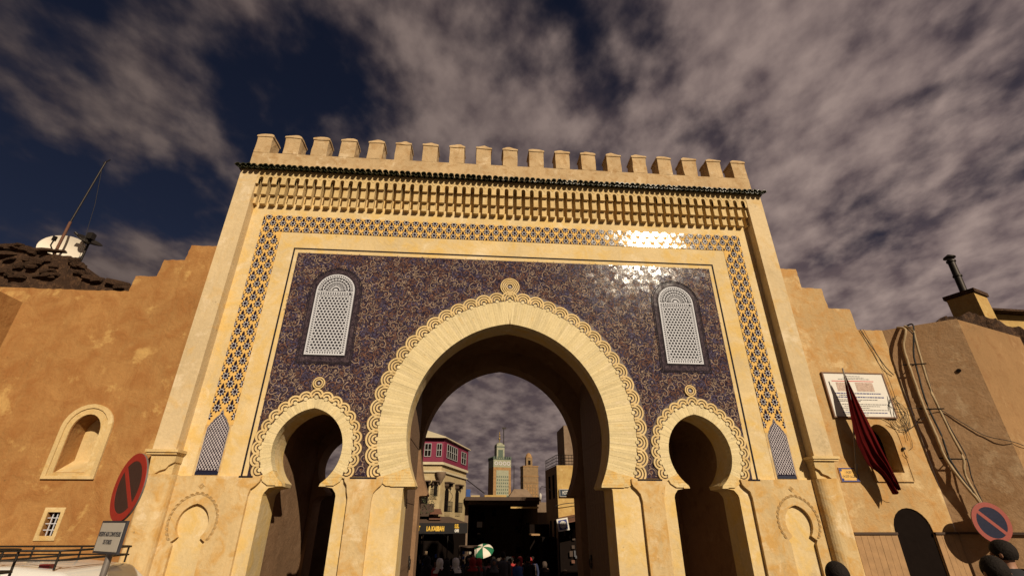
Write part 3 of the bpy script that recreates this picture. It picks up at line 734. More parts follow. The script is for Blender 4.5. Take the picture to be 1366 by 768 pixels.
# ---- cusped lattice niches at the foot of the band
def niche_outline(e=0.0):
    h = [(0.250, 3.26), (0.250, 4.30), (0.215, 4.35), (0.205, 4.40), (0.165, 4.44), (0.155, 4.48), (0.115, 4.53), (0.085, 4.56), (0.045, 4.60), (0.03, 4.66), (0.0, 4.72)]
    h = [(max(0, x-e*(1 if x > 0.01 else 0)), z-(e if z > 3.3 else -e)) for x, z in h]; return h+[(-x, z) for x, z in h[::-1][1:]]
for sgn in (1, -1):
    cx = sgn*6.857; sh = lambda L: [(x+cx, z) for x, z in L]
    poly('niche_plaster', [(cx-0.305, 3.25), (cx+0.285, 3.25), (cx+0.285, 4.358), (cx-0.305, 4.358)], [], -0.007, -0.0015, 'facade', gate)
    nb = poly('lattice_niche', sh(niche_outline()), [], -0.014, -0.002, 'motif_navy', gate)
    mb = MB(); p = 0.088
    inn = niche_outline(0.02)
    def width_at(z):
        L = [q for q in inn if q[0] >= 0]; L.sort(key=lambda q: q[1]); last = 0
        for (x0, z0_), (x1, z1_) in zip(L, L[1:]):
            if z0_ <= z <= z1_: return x0+(x1-x0)*(z-z0_)/max(1e-6, z1_-z0_)
        return -1
    for di, s3 in enumerate((1, -1)):
        for k in range(-40, 60):
            seg = []; zc_ = 3.34+k*p
            for t in range(81):
                x = -0.25+0.5*t/80; z = zc_+s3*x*1.35
                okk = 3.36 < z < 4.70 and abs(x) < width_at(z)
                if okk: seg.append((cx+x, z))
                if (not okk or t == 80) and len(seg) > 1:
                    ribbon(mb, [seg[0], seg[-1]], 0.0125, -0.0170-0.0006*di, 0, False); seg = []
                elif not okk: seg = []
    mb.build('diamond_lattice', 'niche_white', parent=nb)
    on = niche_outline(0.008); mb = MB(); ribbon(mb, sh(on)+[sh(on)[0]], 0.008, -0.0165, 0, False); mb.build('lattice_rim', 'niche_white', parent=nb)
    mb = MB(); mb.box(cx-0.25, cx+0.25, -0.017, -0.0145, 3.262, 3.335); mb.build('lattice_foot', 'sign_navy', parent=nb)

# ---- corbel frieze
NCOR = 58; W0, W1 = -7.5, 7.5; cp = (W1-W0)/NCOR; gw = 0.118
top_poly = [(-7.5, 11.695), (-7.5, 11.22)]
x = W0
hood = [(-7.5, 11.695), (-7.5, 11.40)]
for k in range(NCOR):
    g0 = W0+cp*k+cp/2-gw/2; g1 = g0+gw; gc = (g0+g1)/2
    top_poly += [(g0, 11.22), (g0, 11.40)]+[(gc-gw/2*math.cos(PI*i/6), 11.40+gw/2*math.sin(PI*i/6)) for i in range(1, 6)]+[(g1, 11.40), (g1, 11.22)]
    hood += [(gc-0.105*math.cos(PI*i/6), 11.43+0.105*math.sin(PI*i/6)) for i in range(0, 7)]
top_poly += [(7.5, 11.22), (7.5, 11.695)]; hood += [(7.5, 11.40), (7.5, 11.695)]
poly('frieze_header', top_poly, [], -0.285, -0.18, 'frieze_plaster', gate)
poly('frieze_hood', hood, [], -0.294, -0.2855, 'frieze_plaster', gate)
mb = MB(); mb.box(-7.5, 7.5, -0.1795, -0.0035, 11.46, 11.695); mb.build('frieze_lintel', 'frieze_plaster', parent=gate)
hw = (cp-gw)/2
def corbel(hl, hr, nm='corbel'):
    mb = MB()
    for y0, z0, z1 in ((-0.297, 11.195, 11.215), (-0.284, 11.216, 11.46), (-0.226, 10.875, 10.895), (-0.214, 10.896, 11.194), (-0.142, 10.60, 10.62), (-0.130, 10.621, 10.874)):
        e = 0.004 if z1-z0 < 0.04 else 0.0
        mb.box(-hl-e*(hl > 0), hr+e*(hr > 0), y0, -0.0008, z0, z1)
    # small concave throat between the steps
    return mb.mesh(nm, 'frieze_plaster')
cme = corbel(hw, hw); cl = corbel(0, hw, 'half_corbel'); cr = corbel(hw, 0, 'half_corbel')
for k in range(NCOR+1):
    x = W0+cp*k
    inst('corbel' if 0 < k < NCOR else 'half_corbel', cl if k == 0 else cr if k == NCOR else cme, gate, (x, 0, 0))

# ---- green barrel tiles
def tile_mesh(j):
    mb = MB(); n = 8; rx = 0.078; vs = []
    for (y, dz, k) in ((-0.50, -0.075, 1.0), (0.02, 0.10, 0.9)):
        for rr in (1.0, 0.78):
            for i in range(n+1):
                a = PI*i/n; vs.append((rx*rr*k*math.cos(a), y, 11.765+dz+rx*rr*k*1.05*math.sin(a)+j*0.006))
    m_ = n+1; fs = []
    for i in range(n):
        fs += [(i, i+1, 2*m_+i+1, 2*m_+i), (m_+i, 3*m_+i, 3*m_+i+1, m_+i+1), (i, m_+i, m_+i+1, i+1)]
    fs += [(0, 2*m_, 3*m_, m_), (n, m_+n, 3*m_+n, 2*m_+n)]
    mb.add(vs, fs, 0, False); return mb.mesh('roof_tile', 'roof_green')
tms = [tile_mesh(j) for j in (-1, 0, 1)]
pan = MB()
n = 6; vs = []
for (y, dz) in ((-0.47, -0.115), (0.02, 0.06)):
    for rr in (0.065, 0.050):
        for i in range(n+1):
            a = PI+PI*i/n; vs.append((rr*math.cos(a), y, 11.80+dz+rr*math.sin(a)))
m_ = n+1; fs = []
for i in range(n): fs += [(i, i+1, 2*m_+i+1, 2*m_+i), (m_+i, 3*m_+i, 3*m_+i+1, m_+i+1), (i, m_+i, m_+i+1, i+1)]
pan.add(vs, fs); pme = pan.mesh('pan_tile', 'roof_green')
NT_ = 98
for k in range(NT_+1):
    x = -8.06+16.12*k/NT_
    inst('roof_tile', random.choice(tms), gate, (x, random.uniform(-0.012, 0.012), 0), 0, random.uniform(-0.03, 0.03))
    if k < NT_: inst('pan_tile', pme, gate, (x+16.12/NT_/2, 0, 0))
mb = MB(); mb.box(-8.08, 8.08, -0.30, 0.0, 11.702, 11.715); mb.build('eaves_board', 'wood_dark', parent=gate)

# ---- parapet and merlons
mb = MB(); mb.box(-8.0, 8.0, 0.0, 0.5, 11.702, 12.60); mb.build('parapet', 'parapet_plaster', parent=gate)
def merlon():
    mb = MB(); h = 0.235; mb.box(-h, h, 0.0, 0.50, 12.602, 13.24)
    e = 0.022; z0, z1, z2 = 13.242, 13.30, 13.56
    mb.box(-h-e, h+e, -e, 0.5+e, z0, z1)
    a, b = h+e, 0.03
    vs = [(-a, -e, z1), (a, -e, z1), (a, 0.5+e, z1), (-a, 0.5+e, z1), (-b, 0.2, z2), (b, 0.2, z2), (b, 0.30, z2), (-b, 0.30, z2)]
    mb.add(vs, [(0, 1, 5, 4), (1, 2, 6, 5), (2, 3, 7, 6), (3, 0, 4, 7), (4, 5, 6, 7)])
    return mb.mesh('merlon', 'parapet_plaster')
def rough(me, amt, sc_=3.0, cuts=2):
    from mathutils import noise
    bm = bmesh.new(); bm.from_mesh(me); bmesh.ops.subdivide_edges(bm, edges=bm.edges[:], cuts=cuts, use_grid_fill=True)
    bmesh.ops.remove_doubles(bm, verts=bm.verts[:], dist=0.0005)
    for v in bm.verts: v.co += noise.noise_vector(v.co*sc_)*amt
    bm.to_mesh(me); bm.free(); return me
for k in range(-9, 10):
    me = merlon(); me.transform(Matrix.Translation((k*0.862, 0, 0)))
    rough(me, 0.022, 4.0)
    put(bpy.data.objects.new('merlon', me), gate)

# ---- door leaves folded back inside the main passage
for sgn in (1, -1):
    mb = MB(); x0, x1 = sorted((sgn*2.52, sgn*2.64))
    dl = [(0.82, -1.2), (3.2, -1.2), (3.2, 6.0), (2.8, 6.5), (2.2, 6.9), (1.5, 6.75), (1.0, 6.2), (0.82, 5.6)]
    vs = [(x0, y, z) for y, z in dl]+[(x1, y, z) for y, z in dl]; k = len(dl)
    mb.add(vs, [tuple(range(k)), tuple(range(k, 2*k))[::-1]]+[(i, i+k, (i+1) % k+k, (i+1) % k) for i in range(k)])
    d = mb.build('door_leaf', 'door_wood', parent=gate)
    xi = sgn*2.52
    for j in range(8):
        y = 0.86+0.29*j; m2 = MB(); a, b = sorted((xi-sgn*0.02, xi-sgn*0.0005)); m2.box(a, b, y+0.008, y+0.282, -1.1, 5.4+0.5*math.sin(j/8*PI)); m2.build('door_plank', 'door_wood', parent=d)
    for z in (-0.2, 1.3, 2.8, 4.3):
        m2 = MB(); a, b = sorted((xi-sgn*0.030, xi-sgn*0.0205)); m2.box(a, b, 0.9, 3.1, z-0.045, z+0.045); m2.build('door_strap', 'door_wood', parent=d)
    m2 = MB(); hx_ = xi-sgn*0.06
    m2.tube([(hx_, 2.85+0.12*math.cos(t), 1.30+0.12*math.sin(t)) for t in [2*PI*i/14 for i in range(15)]], 0.018); m2.box(min(xi-sgn*0.06, xi), max(xi-sgn*0.06, xi), 2.80, 2.90, 1.38, 1.50)
    m2.build('door_knocker', 'iron', parent=d)

# ================================================================== CITY WALLS
def jag(L):
    out = []
    for (x0, z0), (x1, z1) in zip(L, L[1:]+L[:1]):
        out.append((x0, z0))
        if min(z0, z1) > 7:
            n = max(1, int(math.hypot(x1-x0, z1-z0)/0.09))
            for k in range(1, n): t = k/n; out.append((x0+(x1-x0)*t+random.uniform(-0.012, 0.012), z0+(z1-z0)*t+random.uniform(-0.014, 0.010)))
    return out
lw = thing('left_city_wall', 'ochre plaster wall with stepped top left of the gate, arched niche and small window', 'wall', (-10, 0, 0))
lo_ = [(-8.005, -3), (-8.005, 9.20), (-8.86, 9.19), (-8.90, 8.72), (-9.43, 8.70), (-9.47, 8.20), (-9.99, 8.18), (-10.02, 7.73), (-12.45, 7.73), (-12.45, -3)]
def nich(cx, hw, zb, zs, rise, n=12): return [(cx+hw, zb), (cx+hw, zs)]+[(cx+hw*math.cos(PI*i/n), zs+rise*math.sin(PI*i/n)) for i in range(1, n)]+[(cx-hw, zs), (cx-hw, zb)]
poly('wall_face', jag(lo_), [nich(-9.77, 0.32, 3.30, 4.15, 0.40), [(-9.88, 2.05), (-9.62, 2.05), (-9.62, 2.50), (-9.88, 2.50)]], 0.0, 0.9, 'ochre_wall', lw)
fr = poly('niche_frame', nich(-9.745, 0.55, 3.155, 4.25, 0.54), [nich(-9.745, 0.46, 3.22, 4.20, 0.50)], -0.05, -0.001, 'frieze_plaster', lw)
poly('niche_moulding', nich(-9.745, 0.46, 3.22, 4.20, 0.50), [nich(-9.77, 0.33, 3.29, 4.15, 0.41)], -0.022, -0.001, 'frieze_plaster', fr)
mb = MB(); mb.add([(-10.09, 0.02, 3.30), (-9.45, 0.02, 3.30), (-9.45, 0.5, 3.62), (-10.09, 0.5, 3.62)], [(0, 1, 2, 3)]); mb.box(-10.2, -9.3, 0.45, 0.5, 3.2, 4.7); mb.build('niche_recess', 'frieze_plaster', parent=fr)
wf = poly('window_frame', [(-9.96, 1.96), (-9.55, 1.96), (-9.55, 2.59), (-9.96, 2.59)], [[(-9.88, 2.05), (-9.62, 2.05), (-9.62, 2.50), (-9.88, 2.50)]], -0.02, -0.001, 'frieze_plaster', lw)
mb = MB(); mb.box(-9.89, -9.61, 0.2, 0.22, 2.04, 2.51); mb.build('window_pane', 'dark_void', parent=wf)
mb = MB()
for x in (-9.795, -9.705): mb.box(x-0.008, x+0.008, 0.04, 0.06, 2.05, 2.5)
for z in (2.16, 2.28, 2.39): mb.box(-9.88, -9.62, 0.035, 0.039, z-0.008, z+0.008)
mb.build('window_grille', 'white_plaster', parent=wf)
# buttress coming forward at far left
mb = MB(); mb.add([(-12.44, -0.001, -3), (-12.44, -7, -3), (-12.44, -7, 7.3), (-12.44, -0.001, 7.32), (-14.5, -0.001, -3), (-14.5, -7, -3), (-14.5, -7, 7.3), (-14.5, -0.001, 7.32)],
    [(0, 1, 2, 3), (4, 7, 6, 5), (3, 2, 6, 7), (1, 5, 6, 2), (0, 3, 7, 4)])
tag(mb.build('wall_buttress', 'ochre_wall'), 'dark ochre buttress wall coming forward at far left edge', 'wall')
mb = MB(); mb.box(-30, -12.451, 0.0, 0.9, -3, 7.73); tag(mb.build('side_wall', 'ochre_wall'), 'ochre wall continuing out of frame behind the far left buttress', 'wall')

rw = thing('right_city_wall', 'cream plaster wall with stepped top right of the gate, with arched window and black doorway', 'wall', (9.5, 0, 0))
ro_ = [(8.005, -3), (8.005, 9.20), (8.72, 9.20), (8.73, 8.58), (9.35, 8.57), (9.37, 7.94), (10.03, 7.92), (10.05, 7.28), (10.81, 7.28), (10.81, -3)]
wn = nich(9.655, 0.32, 3.43, 4.18, 0.42); dn = nich(9.74, 0.49, -3, 2.12, 0.50)
poly('wall_face', jag(ro_), [wn, dn], 0.0, 0.6, 'right_wall', rw)
wfr = poly('window_frame', nich(9.665, 0.49, 3.23, 4.28, 0.50), [nich(9.655, 0.33, 3.42, 4.18, 0.43)], -0.03, -0.001, 'right_wall', rw)
poly('frame_lip', nich(9.665, 0.51, 3.21, 4.28, 0.52), [nich(9.665, 0.49, 3.23, 4.28, 0.50)], -0.045, -0.001, 'right_wall', wfr)
mb = MB(); mb.box(9.2, 10.1, 0.35, 0.37, 3.3, 4.7); mb.build('window_pane', 'dark_void', parent=wfr)
mb = MB(); mb.box(9.26, 10.22, 0.03, 0.06, -3, 2.61); mb.build('door', 'dark_void', parent=rw)  # black sheet painting the unlit doorway recess
mb = MB()
for a, b in ((8.17, 9.249), (10.231, 10.80)):
    n = max(2, int((b-a)/0.135))
    for k in range(n):
        x0 = a+(b-a)*k/n; m2 = MB(); m2.box(x0+0.003, a+(b-a)*(k+1)/n-0.003, -0.035-0.004*random.random(), -0.001, -2, 2.045); m2.build('dado_board', 'wood_dado', parent=rw)
    mb.box(a-0.02, b, -0.075, -0.002, 2.047, 2.095)
mb.build('dado_rail', 'wood_dark', parent=rw)

cwx = thing('chamfered_wall', 'grey brown angled wall face behind the cable bundle, at right', 'wall', (11.5, -0.5, 0))
def P2(s, off=0.0):   # point on the angled wall, s along it, off outward
    return Vector((10.81+1.34*s-0.598*off, -1.0*s-0.801*off))
mb = MB(); A_, B_ = P2(0), P2(1)
mb.add([(10.812, -0.001, -3), (B_.x, B_.y, -3), (B_.x, B_.y, 7.28), (10.812, -0.001, 7.28), (12.6, 1.5, -3), (12.6, 1.5, 7.28), (10.812, 1.5, -3), (10.812, 1.5, 7.28)],
       [(0, 1, 2, 3), (3, 2, 5, 7)])
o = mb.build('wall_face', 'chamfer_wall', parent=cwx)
mb = MB(); a, b = P2(0.03, 0.06), P2(1.0, 0.06); a0, b0 = P2(0.03), P2(1.0)
mb.add([(a.x, a.y, 2.05), (b.x, b.y, 2.05), (b.x, b.y, 2.10), (a.x, a.y, 2.10), (a0.x, a0.y, 2.05), (b0.x, b0.y, 2.05), (b0.x, b0.y, 2.10), (a0.x, a0.y, 2.10)], [(0, 1, 2, 3), (0, 4, 5, 1), (3, 2, 6, 7)])
mb.build('dado_rail', 'wood_dark', parent=cwx)
c_ = P2(0.757, 0.012); mb = MB(); mb.tube([(c_.x+0.02, c_.y+0.03, 5.89), (c_.x-0.012, c_.y-0.016, 5.89)], 0.05, 10); mb.build('drain_hole', 'dark_void', parent=cwx)
mb = MB(); mb.add([(12.152, -1.0, -3), (15.3, 0.15, -3), (15.3, 0.15, 7.26), (12.152, -1.0, 7.26), (15.3, 3, -3), (15.3, 3, 7.26), (12.6, 3, 7.26)], [(0, 1, 2, 3), (1, 4, 5, 2), (3, 2, 5, 6)])
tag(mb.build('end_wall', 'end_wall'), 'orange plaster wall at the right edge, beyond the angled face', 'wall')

# cables on the angled wall
def cable(pts, r, mat, label, cat, group=None, jit=0.003):
    P_ = []
    for i in range(len(pts)-1):
        p0 = Vector(pts[max(i-1, 0)]); p1 = Vector(pts[i]); p2 = Vector(pts[i+1]); p3 = Vector(pts[min(i+2, len(pts)-1)])
        for k in range(6):
            t = k/6; q = 0.5*((2*p1)+(p2-p0)*t+(2*p0-5*p1+4*p2-p3)*t*t+(3*p1-p0-3*p2+p3)*t**3)
            P_.append(q+Vector((random.uniform(-jit, jit), random.uniform(-jit, jit), 0)))
    P_.append(Vector(pts[-1])); mb = MB(); mb.tube(P_, r, 7)
    return tag(mb.build('cable', mat), label, cat, group)
cable([(11.12, -0.20, 7.30), (11.08, -0.45, 7.13), (10.94, -0.35, 6.7), (10.91, -0.32, 6.18), (10.89, -0.31, 4.97), (10.91, -0.33, 4.36), (10.93, -0.34, 3.75), (11.04, -0.42, 3.22), (11.19, -0.53, 2.69), (11.21, -0.52, 2.3)], 0.035, 'cable_tan', 'thick tan cable, leftmost of the bundle down the angled wall', 'cable')
cable([(11.30, -0.3, 7.31), (11.24, -0.57, 7.21), (11.06, -0.44, 6.44), (11.01, -0.4, 5.94), (10.96, -0.36, 5.09), (11.0, -0.39, 4.29), (10.99, -0.38, 3.75), (11.08, -0.45, 3.22), (11.2, -0.54, 2.67)], 0.022, 'cable_black', 'twisted black cable running between the two tan cables', 'cable')
cable([(11.25, -0.3, 7.31), (11.2, -0.54, 7.1), (11.19, -0.53, 6.87), (11.13, -0.49, 6.06), (11.11, -0.47, 5.35), (11.15, -0.51, 4.4), (11.2, -0.54, 3.76), (11.13, -0.49, 3.34), (11.2, -0.54, 2.72)], 0.030, 'cable_tan', 'tan cable bowing out to the right of the bundle', 'cable')
cable([(11.24, -0.30, 7.29), (11.22, -0.5, 6.9), (11.16, -0.49, 6.0), (11.14, -0.47, 5.3), (11.20, -0.52, 4.4), (11.26, -0.57, 3.8), (11.22, -0.53, 3.2), (11.23, -0.55, 2.72)], 0.013, 'cable_black', 'thin black cable hugging the right-hand tan cable', 'cable')
for k, (z, x) in enumerate(((6.15, 10.95), (4.95, 10.95), (3.72, 11.0))):
    mb = MB(); mb.tube([(x-0.12, -0.22, z+0.04), (x+0.02, -0.40, z), (x+0.24, -0.56, z-0.02)], 0.018, 6)
    mb.tube([(x+0.1, -0.05-0.3*0.7, z), (x+0.05, -0.42, z)], 0.014, 5)
    tag(mb.build('cable_clamp', 'iron'), 'iron clamp holding the cable bundle, ' + ('uppermost', 'middle', 'lowest')[k] + ' of the three', 'clamp')
def P2v(s, off, z): q = P2(s, off); return (q.x, q.y, z)
cable([(11.0, -0.36, 4.97), (11.28, -0.39, 4.92), (11.54, -0.58, 4.56), (11.78, -0.76, 4.24), (12.14, -1.04, 4.05), (12.7, -0.85, 3.95)], 0.009, 'cable_black', 'single thin wire sagging right from the cable bundle', 'wire')
cable([(10.1, -0.03, 7.28), (10.25, -0.05, 6.8), (10.42, -0.08, 6.2), (10.62, -0.05, 5.95)], 0.012, 'cable_black', 'black wire dropping from the wall top towards the bundle', 'wire')
cable([(10.2, -0.04, 7.28), (10.4, -0.06, 6.1), (10.42, -0.05, 5.0), (10.35, -0.05, 4.2)], 0.006, 'cable_black', 'fine wire hanging straight down left of the bundle', 'wire')
random.seed(21)
tn = MB()
for k in range(7):
    cx0, cz0, rx, rz_ = 10.38+random.uniform(-0.08, 0.12), 4.75+random.uniform(-0.3, 0.3), random.uniform(0.12, 0.3), random.uniform(0.25, 0.6)
    a0 = random.uniform(0, 6.28); pts = [(cx0+rx*math.cos(a0+t*0.42)+0.04*math.sin(t), -0.05-0.02*math.sin(t+k), cz0+rz_*math.sin(a0+t*0.42)) for t in range(13)]
    tn.tube(pts, 0.006, 5)
tn.tube([(10.0, -0.03, 5.2), (10.3, -0.08, 5.0), (10.6, -0.1, 5.02), (10.95, -0.3, 5.0)], 0.006, 5)
tn.tube([(9.9, -0.03, 4.6), (10.2, -0.06, 4.45), (10.5, -0.08, 4.5), (10.9, -0.3, 4.8)], 0.006, 5)
tag(tn.build('wire_tangle', 'cable_black'), 'tangle of loose thin wires beside the arched window on the right wall', 'wires')
mb = MB(); mb.tube([(10.14, 0.0, 4.0), (10.14, -0.10, 4.0)], 0.035, 8); mb.tube([(10.14, -0.07, 4.0), (10.10, -0.08, 3.88), (10.16, -0.07, 3.78)], 0.008, 5)
tag(mb.build('wire_insulator', 'iron'), 'small black wire fitting right of the arched window', 'fitting')

# ================================================================== SIGNS ON THE RIGHT WALL
ib = thing('information_board', 'white printed information board in brown frame high on the right wall', 'board', (9.4, -0.04, 4.8))
mb = MB(); mb.box(8.56, 10.26, -0.05, -0.03, 4.80, 5.95); mb.build('panel', 'plate_white', parent=ib)
mb = MB(); mb.box(8.52, 10.30, -0.065, -0.003, 5.952, 5.985); mb.box(8.52, 10.30, -0.065, -0.003, 4.765, 4.798); mb.box(8.52, 8.558, -0.066, -0.004, 4.80, 5.95); mb.box(10.262, 10.30, -0.066, -0.004, 4.80, 5.95)
mb.build('frame', 'frame_brown', parent=ib)
mb = MB(); rr_ = random.Random(5)
def dashline(z, x0, x1, h, mi):
    x = x0
    while x < x1:
        L = min(rr_.uniform(0.02, 0.09), x1-x); mb.box(x, x+L, -0.0525, -0.0502, z-h/2, z+h/2, mi); x += L+0.014
for z, a, b, h, mi in ((5.88, 9.2, 9.6, .012, 0), (5.84, 9.1, 9.7, .010, 0), (5.80, 8.95, 9.85, .014, 0), (5.41, 8.75, 10.05, .03, 1), (5.36, 8.85, 9.2, .02, 0), (5.31, 8.75, 10.1, .03, 1), (5.24, 8.75, 9.9, .016, 0), (5.20, 8.75, 9.4, .018, 0),
                       (5.12, 8.85, 10.1, .016, 0), (5.07, 8.9, 9.9, .014, 0), (5.02, 8.8, 9.6, .014, 0), (4.97, 8.9, 10.1, .014, 0), (4.90, 8.8, 10.05, .022, 1), (4.85, 8.8, 9.5, .012, 0)): dashline(z, a, b, h, mi)
tag(mb.build('printed_lines', 'ink', 'ink_blue', parent=ib), kind='stuff')
mb = MB(); mb.box(8.75, 9.95, -0.0525, -0.0502, 5.735, 5.755); mb.build('header_line', 'ink_red', parent=ib)
for a, b in ((8.85, 9.25), (9.4, 9.9)):
    mb = MB(); mb.box(a, b, -0.053, -0.0502, 5.47, 5.71); mb.build('picture', 'print_photo', parent=ib)
pq = thing('tile_plaque', 'small ceramic street plaque with dark border and Arabic script low on right wall', 'plaque', (8.49, -0.02, 3.37))
mb = MB(); mb.box(8.245, 8.735, -0.022, -0.001, 3.20, 3.54); mb.build('tile', 'band_ochre', parent=pq)
mb = MB()
for a, b, c, d in ((8.25, 8.73, 3.50, 3.53), (8.25, 8.73, 3.205, 3.235), (8.25, 8.275, 3.237, 3.498), (8.705, 8.73, 3.237, 3.498)): mb.box(a, b, -0.026, -0.0222, c, d)
for cxx, czz in ((8.30, 3.475), (8.68, 3.475), (8.30, 3.26), (8.68, 3.26)): ring_solid(mb, cxx, czz, 0, 0.035, -0.0255, -0.0222, 0, 4)
mb.build('border', 'ink_blue', parent=pq)
mb = MB()
def stroke(pts, wd=0.012): ribbon(mb, pts, wd, -0.0235, 0, False)
def word(x, z, s_):       # joined arabic-like letterforms of the plaque's two lines, written right to left
    stroke([(x, z), (x-0.02*s_, z-0.01), (x-0.05*s_, z-0.005), (x-0.08*s_, z-0.012), (x-0.12*s_, z), (x-0.15*s_, z-0.01), (x-0.17*s_, z+0.012)])
    stroke([(x, z+0.04*s_), (x, z)]); stroke([(x-0.05*s_, z+0.045*s_), (x-0.05*s_, z-0.005)]); stroke([(x-0.12*s_, z+0.02*s_), (x-0.12*s_, z)])
    for d in (0.03, 0.09, 0.15): stroke([(x-d*s_, z+0.028), (x-d*s_+0.012, z+0.028)], 0.012)
word(8.56, 3.42, 0.8); word(8.66, 3.32, 0.95); word(8.47, 3.325, 0.95)
mb.build('script', 'ink', parent=pq)

# flag hanging on its pole
fl = thing('hanging_flag', 'dark red flag hanging furled from a slanting pole in front of the board', 'flag', (9.0, -0.4, 3.0))
Lq = [(8.86, 5.86), (8.78, 5.35), (8.70, 4.70), (8.66, 4.05), (8.78, 3.55), (8.98, 3.38), (9.10, 3.18), (9.20, 2.93)]
Rq = [(8.875, 5.84), (8.95, 5.50), (9.03, 5.05), (9.13, 4.58), (9.22, 4.12), (9.30, 3.68), (9.35, 3.30), (9.34, 3.06)]
def lerp_poly(L, t):
    f = t*(len(L)-1); i = min(int(f), len(L)-2); u = f-i
    return (L[i][0]*(1-u)+L[i+1][0]*u, L[i][1]*(1-u)+L[i+1][1]*u)
mb = MB(); nv, nu = 30, 36; vs = []
for j in range(nv+1):
    t = j/nv; l = lerp_poly(Lq, t); r = lerp_poly(Rq, t)
    for i in range(nu+1):
        u = i/nu; amp = 0.02+0.07*t
        y = -0.42+amp*math.sin(u*19+1.3*math.sin(t*3))*(0.5+0.5*math.sin(PI*min(1, u*1.2+.1)))+0.03*math.sin(u*41+t*5)*t
        uu = u+0.03*math.sin(u*19)*t
        zd = l[1]+(r[1]-l[1])*u - 0.05*t*math.sin(u*9)
        vs.append((l[0]+(r[0]-l[0])*uu, y, zd))
mb.add(vs, [(j*(nu+1)+i, j*(nu+1)+i+1, (j+1)*(nu+1)+i+1, (j+1)*(nu+1)+i) for j in range(nv) for i in range(nu)], 0, True)
mb.add([(x, y+0.006, z) for x, y, z in vs], [(j*(nu+1)+i, (j+1)*(nu+1)+i, (j+1)*(nu+1)+i+1, j*(nu+1)+i+1) for j in range(nv) for i in range(nu)], 0, True)
mb.build('cloth', 'flag_red', parent=fl)
mb = MB(); mb.tube([(8.84, -0.45, 5.98), (8.84, -0.40, 5.2), (8.78, -0.25, 4.4), (8.70, -0.02, 3.45)], 0.018, 8); mb.build('pole', 'pole_metal', parent=fl)
mb = MB(); mb.tube([(8.70, -0.0, 3.40), (8.70, -0.09, 3.62)], 0.035, 8); mb.build('pole_holder', 'pole_metal', parent=fl)
mb = MB(); mb.tube([(9.33, -0.42, 3.10), (9.42, -0.42, 3.03), (9.52, -0.40, 3.0)], 0.006, 5); mb.build('flag_cord', 'cable_tan', parent=fl)

# round no-parking signs
def circ(cx, cz, r, n=36): return [(cx+r*math.cos(2*PI*i/n), cz+r*math.sin(2*PI*i/n)) for i in range(n)]
def no_parking(root, M, rad, red, face, slash):
    w_ = rad*0.24; ri = rad-w_
    poly('disc', circ(0, 0, rad), [], 0.0, 0.02, 'pole_metal', root, 0, M)
    poly('rim', circ(0, 0, rad*0.995), [circ(0, 0, ri)], -0.006, -0.0005, red, root, 0, M)
    poly('face', circ(0, 0, ri), [], -0.004, -0.0005, face, root, 0, M)
    a = slash; c_, s_ = math.cos(a), math.sin(a); hw_ = rad*0.09; L = math.sqrt(ri*ri-hw_*hw_)
    poly('slash', [(c_*L-s_*hw_, s_*L+c_*hw_), (-c_*L-s_*hw_, -s_*L+c_*hw_), (-c_*L+s_*hw_, -s_*L-c_*hw_), (c_*L+s_*hw_, s_*L-c_*hw_)], [], -0.0062, -0.0042, red, root, 0, M)
s1 = thing('no_parking_sign', 'round red and dark no parking sign above a plate on a grey pole, lower left', 'road sign', (-5.17, -5.2, 0))
M1 = Matrix.Translation((-5.17, -5.2, 2.70)) @ Matrix.Rotation(R(-37), 4, 'Z')
no_parking(s1, M1, 0.40, 'sign_red', 'sign_darkface', R(135))
Mp = Matrix.Translation((-5.20, -5.2, 2.145)) @ Matrix.Rotation(R(-37), 4, 'Z')
poly('plate_frame', [(-0.33, -0.175), (0.33, -0.175), (0.33, 0.175), (-0.33, 0.175)], [], 0.0, 0.03, 'ink', s1, 0, Mp)
poly('plate', [(-0.305, -0.152), (0.305, -0.152), (0.305, 0.152), (-0.305, 0.152)], [], -0.004, -0.0005, 'plate_grey', s1, 0, Mp)
text('plate_text', 'RESERVE AUX CONVOYEURS', 0.052, 'ink', (0, 0, 0), s1, Mp @ Matrix.Translation((0, -0.006, 0.028)), 0.0015, sxy=(0.86, 1.35))
text('plate_text', 'DE FONDS', 0.052, 'ink', (0, 0, 0), s1, Mp @ Matrix.Translation((0, -0.006, -0.055)), 0.0015, sxy=(0.9, 1.35))
mb = MB(); mb.tube([(-5.16, -5.155, 0), (-5.16, -5.155, 3.09)], 0.035, 10); mb.build('pole', 'pole_metal', parent=s1)
s2 = thing('no_parking_sign', 'round red and navy no parking sign below the cable bundle at lower right', 'road sign', (11.1, -0.66, 0))
M2 = Matrix.Translation((11.1, -0.70, 2.30)) @ Matrix.Rotation(R(-6), 4, 'Z')
no_parking(s2, M2, 0.43, 'sign_red_faded', 'sign_navy', R(135))
mb = MB(); mb.tube([(11.1, -0.66, 0), (11.1, -0.66, 2.7)], 0.035, 10); mb.build('pole', 'pole_metal', parent=s2)

